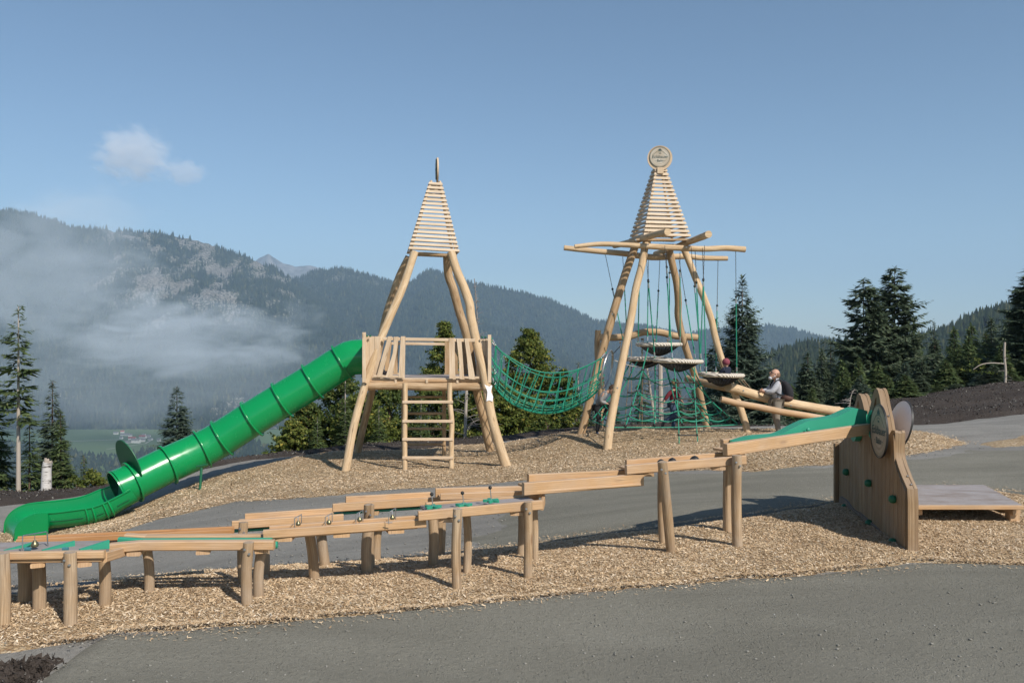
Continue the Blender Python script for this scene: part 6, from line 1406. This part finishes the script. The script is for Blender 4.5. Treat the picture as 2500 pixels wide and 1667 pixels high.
def person(label, O, h, J, cloth, yaw=0, head_pitch=0, hair=None, hairlen=.0, fat=1.0):
    """J: joint positions in units of height, x = facing direction (forward), y = left, z = up, O = ground point"""
    O = Vector(O); T = thing('person', label, 'person', O); Rz = Matrix.Rotation(yaw, 3, 'Z'); W = lambda p: O + Rz @ (Vector(p) * h)
    s = h / 1.0; N = []; E = []
    def add(p, r): N.append((W(p), (r * h * fat if not isinstance(r, tuple) else (r[0] * h * fat, r[1] * h * fat)))); return len(N) - 1
    pel = add(J['pelvis'], (.075, .058)); wai = add(J['waist'], (.068, .05)); che = add(J['chest'], (.085, .062)); nek = add(J['neck'], .032); hd0 = add(Vector(J['neck']).lerp(Vector(J['head']), .45), .034)
    E += [(pel, wai), (wai, che), (che, nek), (nek, hd0)]
    limbs = {}
    for sd_ in 'LR':
        sh = add(J['sh' + sd_], .034); el = add(J['el' + sd_], .025); wr = add(J['wr' + sd_], .017); E += [(che, sh), (sh, el), (el, wr)]
        dv = (Vector(J['wr' + sd_]) - Vector(J['el' + sd_])).normalized(); pm = add(Vector(J['wr' + sd_]) + dv * .028, (.021, .012)); E.append((wr, pm))
        sdv = dv.cross(Vector((1, .2, .1))).normalized(); nv = dv.cross(sdv).normalized()
        for k in range(4):
            off = sdv * (k - 1.5) * .0115; ll = (.024, .029, .027, .021)[k]; a = Vector(J['wr' + sd_]) + dv * .048 + off; i1 = add(a, .0058); i2 = add(a + dv * ll + nv * .008, .005); i3 = add(a + dv * ll * 1.5 + nv * .022, .0045); E += [(pm, i1), (i1, i2), (i2, i3)]
        a = Vector(J['wr' + sd_]) + dv * .02 + sdv * -.024; i1 = add(a, .0065); i2 = add(a + dv * .022 - sdv * .012 + nv * .008, .0055); E += [(wr, i1), (i1, i2)]
        hp = add(J['hp' + sd_], .055); kn = add(J['kn' + sd_], .036); an = add(J['an' + sd_], .024); toe = add(J['to' + sd_], (.025, .016)); E += [(pel, hp), (hp, kn), (kn, an), (an, toe)]
        limbs[sd_] = (sh, el, wr, hp, kn, an, toe)
    thin = {pel, wai, che} | {i for l in limbs.values() for i in (l[0], l[1], l[3], l[4], l[5])}
    skin('body', [(p, (tuple(x * .74 for x in r) if isinstance(r, tuple) else r * .74) if i in thin else r) for i, (p, r) in enumerate(N)], E, 'skin', T)
    # head: shaped lathe-free ellipsoid with face features
    hc = W(J['head']); q = Rz.to_4x4() @ Matrix.Rotation(-head_pitch, 4, 'Y'); hq = q.to_quaternion(); hs = .072 * h
    def hp_(p): return hc + hq @ (Vector(p) * hs)
    m = MB(); m.sphere(hc, hs, 24, (.98, .80, 1.12), hq); m.sphere(hp_((.25, 0, -.62)), hs, 16, (.68, .60, .58), hq)
    m.sphere(hp_((1.0, 0, -.12)), hs, 8, (.22, .13, .26), hq)
    for sg in (-1, 1): m.sphere(hp_((-.05, sg * .80, -.1)), hs, 8, (.17, .09, .28), hq)
    m.sphere(hp_((.88, 0, -.62)), hs, 8, (.10, .26, .07), hq)
    hd = m.build('head', M['skin'], T, angle=180)
    for sg in (-1, 1): m = MB(); m.sphere(hp_((.86, sg * .33, .05)), hs, 8, (.10, .14, .09), hq); m.build('eye', M['blackcloth'], hd)
    if hair:
        mt, (x0, z0_, sx, sy, sz) = hair; m = MB(); m.sphere(hp_((x0, 0, z0_)), hs, 20, (sx, sy, sz), hq)
        r_ = random.Random(3); m.v = [tuple(Vector(v) + Vector((r_.uniform(-1, 1), r_.uniform(-1, 1), r_.uniform(-1, 1))) * hs * .035) for v in m.v]; m.build('hair', M[mt], hd, angle=180)
    # clothes grow on the same joints, a little thicker
    def grow(name, ids, edges_, mat, k, over=None):
        mp = {i: j for j, i in enumerate(ids)}; nn = []
        for i in ids:
            p, r = N[i]; f = k if not isinstance(k, dict) else k.get(i, k['d']); r2 = tuple(x + f * h for x in r) if isinstance(r, tuple) else r + f * h; nn.append((p, r2))
        if over:
            for i, p in over.items(): nn[mp[i]] = (p, nn[mp[i]][1])
        return skin(name, nn, [(mp[a], mp[b]) for a, b in edges_], mat, T)
    L_, R_ = limbs['L'], limbs['R']
    top_e = [(pel, wai), (wai, che), (che, nek), (che, L_[0]), (L_[0], L_[1]), (L_[1], L_[2]), (che, R_[0]), (R_[0], R_[1]), (R_[1], R_[2])]
    grow(cloth['top'][0], [pel, wai, che, nek, L_[0], L_[1], L_[2], R_[0], R_[1], R_[2]], top_e, cloth['top'][1], .015)
    bot_e = [(pel, L_[3]), (L_[3], L_[4]), (L_[4], L_[5]), (pel, R_[3]), (R_[3], R_[4]), (R_[4], R_[5])]
    grow('trousers', [pel, L_[3], L_[4], L_[5], R_[3], R_[4], R_[5]], bot_e, cloth['legs'], .012)
    for l in (L_, R_):
        a, b = N[l[5]][0], N[l[6]][0]; d = (b - a); m = MB(); yq = Vector((d.x, d.y, d.z)).to_track_quat('X', 'Z') if d.length else None
        m.sphere(a.lerp(b, .5) + Vector((0, 0, -.002)), h * .055, 12, (1.25, .55, .52), yq); m.build('shoe', M[cloth['shoe']], T, angle=180)
    return T, W, hp_, hq, hs
# man with backpack: faces left, looking up, forearms on the thick log
O = at(1895, 1062, 20.5); O.z = g1(O.x, O.y)
hM = (CH - (900 - CY) / F * 20.5) - O.z
J = dict(pelvis=(0, 0, .53), waist=(-.01, 0, .61), chest=(-.015, 0, .73), neck=(-.005, 0, .83), head=(.018, 0, .915),
    shL=(-.01, .10, .79), elL=(.10, .12, .655), wrL=(.19, .06, .66), shR=(-.01, -.10, .79), elR=(.10, -.12, .655), wrR=(.19, -.05, .665),
    hpL=(0, .05, .50), knL=(.015, .055, .28), anL=(-.02, .055, .045), toL=(.07, .06, .015), hpR=(0, -.05, .50), knR=(.0, -.055, .28), anR=(-.06, -.055, .045), toR=(.03, -.06, .015))
J = {k: Vector(v) for k, v in J.items()}
MAN, W, hpf, hq, hs = person('balding man in a grey sweater with a black backpack, glasses and lowered mask', O, hM, J, {'top': ('sweater', 'knit'), 'legs': 'taupe', 'shoe': 'shoe'}, math.radians(180), math.radians(24), ('hair_grey', (-.30, -.02, .82, .84, .86)), fat=1.17)
m = MB(); m.tube([W(p) for p in ((-.025, 0, .815), (.02, 0, .82))], .055 * hM, 12); m.build('collar', M['knit'], MAN)
m = MB(); m.tube([hpf((.93, .42, .12)), hpf((.97, 0, .12)), hpf((.93, -.42, .12))], .012, 6); m.tube([hpf((.93, .45, .1)), hpf((0, .83, 0))], .008, 6); m.tube([hpf((.93, -.45, .1)), hpf((0, -.83, 0))], .008, 6); m.build('glasses', M['rubber'], MAN)
m = MB(); m.sphere(hpf((.55, 0, -1.10)), hs, 12, (.42, .55, .36), hq); m.tube([hpf((.45, .55, -1.0)), hpf((0, .85, -.25))], .006, 5); m.tube([hpf((.45, -.55, -1.0)), hpf((0, -.85, -.25))], .006, 5); m.build('face_mask', M['maskwhite'], MAN, angle=180)
BP = thing('backpack', 'black backpack with a brown base on the back of the man', 'backpack', W((-.13, 0, .62)))
skin('bag', [(W((-.095, 0, .82)), (.06 * hM, .035 * hM)), (W((-.145, 0, .75)), (.10 * hM, .068 * hM)), (W((-.185, 0, .66)), (.105 * hM, .088 * hM)), (W((-.185, 0, .585)), (.10 * hM, .085 * hM)), (W((-.155, 0, .545)), (.07 * hM, .06 * hM))], [(0, 1), (1, 2), (2, 3), (3, 4)], 'blackcloth', BP)
m = MB(); m.sphere(W((-.16, 0, .56)), .105 * hM, 16, (.92, .95, .62)); m.build('leather_base', M['leather'], BP, angle=180)
for sg in (-1, 1):
    m = MB(); m.tube([W((-.09, sg * .06, .80)), W((-.01, sg * .075, .835)), W((.062, sg * .075, .76)), W((.05, sg * .095, .66)), W((-.03, sg * .10, .615)), W((-.10, sg * .07, .60))], .016, 8, 20); m.build('shoulder_strap', M['blackcloth'], BP)
    m = MB(); m.tube([W((.01, sg * .085, .65)), W((.0, sg * .085, .60)), W((-.005, sg * .09, .525))], .008, 6); m.build('loose_strap', M['blackcloth'], BP)
# boy stooping at the left rear leg
O = at(1459, 1066, 20.9); O.z = g1(O.x, O.y); hB = 1.36
J = dict(pelvis=(-.01, 0, .55), waist=(.03, 0, .62), chest=(.10, 0, .715), neck=(.185, 0, .80), head=(.265, 0, .835), shL=(.12, .085, .765), elL=(.06, .10, .63), wrL=(.165, .07, .60), shR=(.12, -.085, .765), elR=(.05, -.11, .63), wrR=(.16, -.07, .59),
    hpL=(.0, .045, .52), knL=(.20, .05, .56), anL=(.10, .05, .33), toL=(.17, .05, .29), hpR=(-.01, -.045, .52), knR=(.03, -.05, .30), anR=(-.01, -.05, .07), toR=(.04, -.05, .0))
J = {k: Vector(v) for k, v in J.items()}
person('stooping boy in grey top and black trousers stepping through behind the left tower leg', O, hB, J, {'top': ('jumper', 'greycloth'), 'legs': 'blackcloth', 'shoe': 'blueshoe'}, math.radians(-8), math.radians(-38), ('hair_brown', (-.16, .22, .95, .90, .98)))
# walking child in red
O = at(1641, 1058, 21.7); O.z = g1(O.x, O.y); hC = 1.34
J = dict(pelvis=(0, 0, .54), waist=(.01, 0, .61), chest=(.035, 0, .73), neck=(.05, 0, .83), head=(.065, 0, .905), shL=(.03, .09, .79), elL=(.12, .11, .68), wrL=(.19, .10, .58), shR=(.03, -.09, .79), elR=(-.09, -.12, .70), wrR=(-.16, -.12, .585),
    hpL=(.0, .045, .50), knL=(.055, .05, .29), anL=(.02, .05, .05), toL=(.10, .05, .015), hpR=(.0, -.045, .50), knR=(.01, -.05, .28), anR=(-.17, -.05, .17), toR=(-.20, -.05, .09))
J = {k: Vector(v) for k, v in J.items()}
person('walking child in a dark red sweater and blue jeans behind the climbing net', O, hC, J, {'top': ('sweater', 'redcloth'), 'legs': 'denim', 'shoe': 'shoe'}, 0, 0, ('hair_blond', (-.12, .12, 1.04, .96, 1.12)))
# child sitting in the right-hand basket, seen from behind
O = at(1772, 940, 20.3); hD = 1.15
J = dict(pelvis=(0, 0, .10), waist=(-.01, 0, .17), chest=(-.02, 0, .29), neck=(-.015, 0, .385), head=(.0, 0, .455), shL=(-.02, .09, .345), elL=(.05, .12, .23), wrL=(.15, .09, .20), shR=(-.02, -.09, .345), elR=(.05, -.12, .23), wrR=(.15, -.09, .20),
    hpL=(.03, .05, .09), knL=(.22, .07, .14), anL=(.38, .06, .06), toL=(.42, .06, .11), hpR=(.03, -.05, .09), knR=(.22, -.07, .14), anR=(.38, -.06, .06), toR=(.42, -.06, .11))
J = {k: Vector(v) for k, v in J.items()}
CB, W, hpf, hq, hs = person('child in a dark red knitted hat and navy jacket sitting in the right basket', O, hD, J, {'top': ('jacket', 'navy'), 'legs': 'navy', 'shoe': 'shoe'}, math.radians(125), 0, None)
m = MB(); m.sphere(hpf((-.1, 0, .28)), hs, 20, (1.16, 1.02, 1.10), hq); m.build('knitted_hat', M['knit_red'], CB, angle=180)
# person entering the slide, mostly hidden by the railing
O = at(938, 919, 19.7); O.z = zf; hE = 1.25
J = dict(pelvis=(0, 0, .07), waist=(-.02, 0, .14), chest=(-.03, 0, .27), neck=(-.02, 0, .36), head=(.0, 0, .43), shL=(-.03, .09, .32), elL=(-.02, .12, .18), wrL=(.08, .10, .10), shR=(-.03, -.09, .32), elR=(-.02, -.12, .18), wrR=(.08, -.10, .10),
    hpL=(.02, .05, .06), knL=(.2, .06, .17), anL=(.37, .06, .05), toL=(.42, .06, .09), hpR=(.02, -.05, .06), knR=(.2, -.06, .17), anR=(.37, -.06, .05), toR=(.42, -.06, .09))
O = at(905, 919, 19.7); O.z = zf
J = {k: Vector(v) for k, v in J.items()}
person('child in black sitting on the platform at the mouth of the slide, mostly hidden', O + Vector((-.12, 0, 0)), hE, J, {'top': ('jacket', 'blackcloth'), 'legs': 'blackcloth', 'shoe': 'shoe'}, math.radians(0), 0, ('hair_brown', (-.12, .12, 1.04, .96, 1.12)))
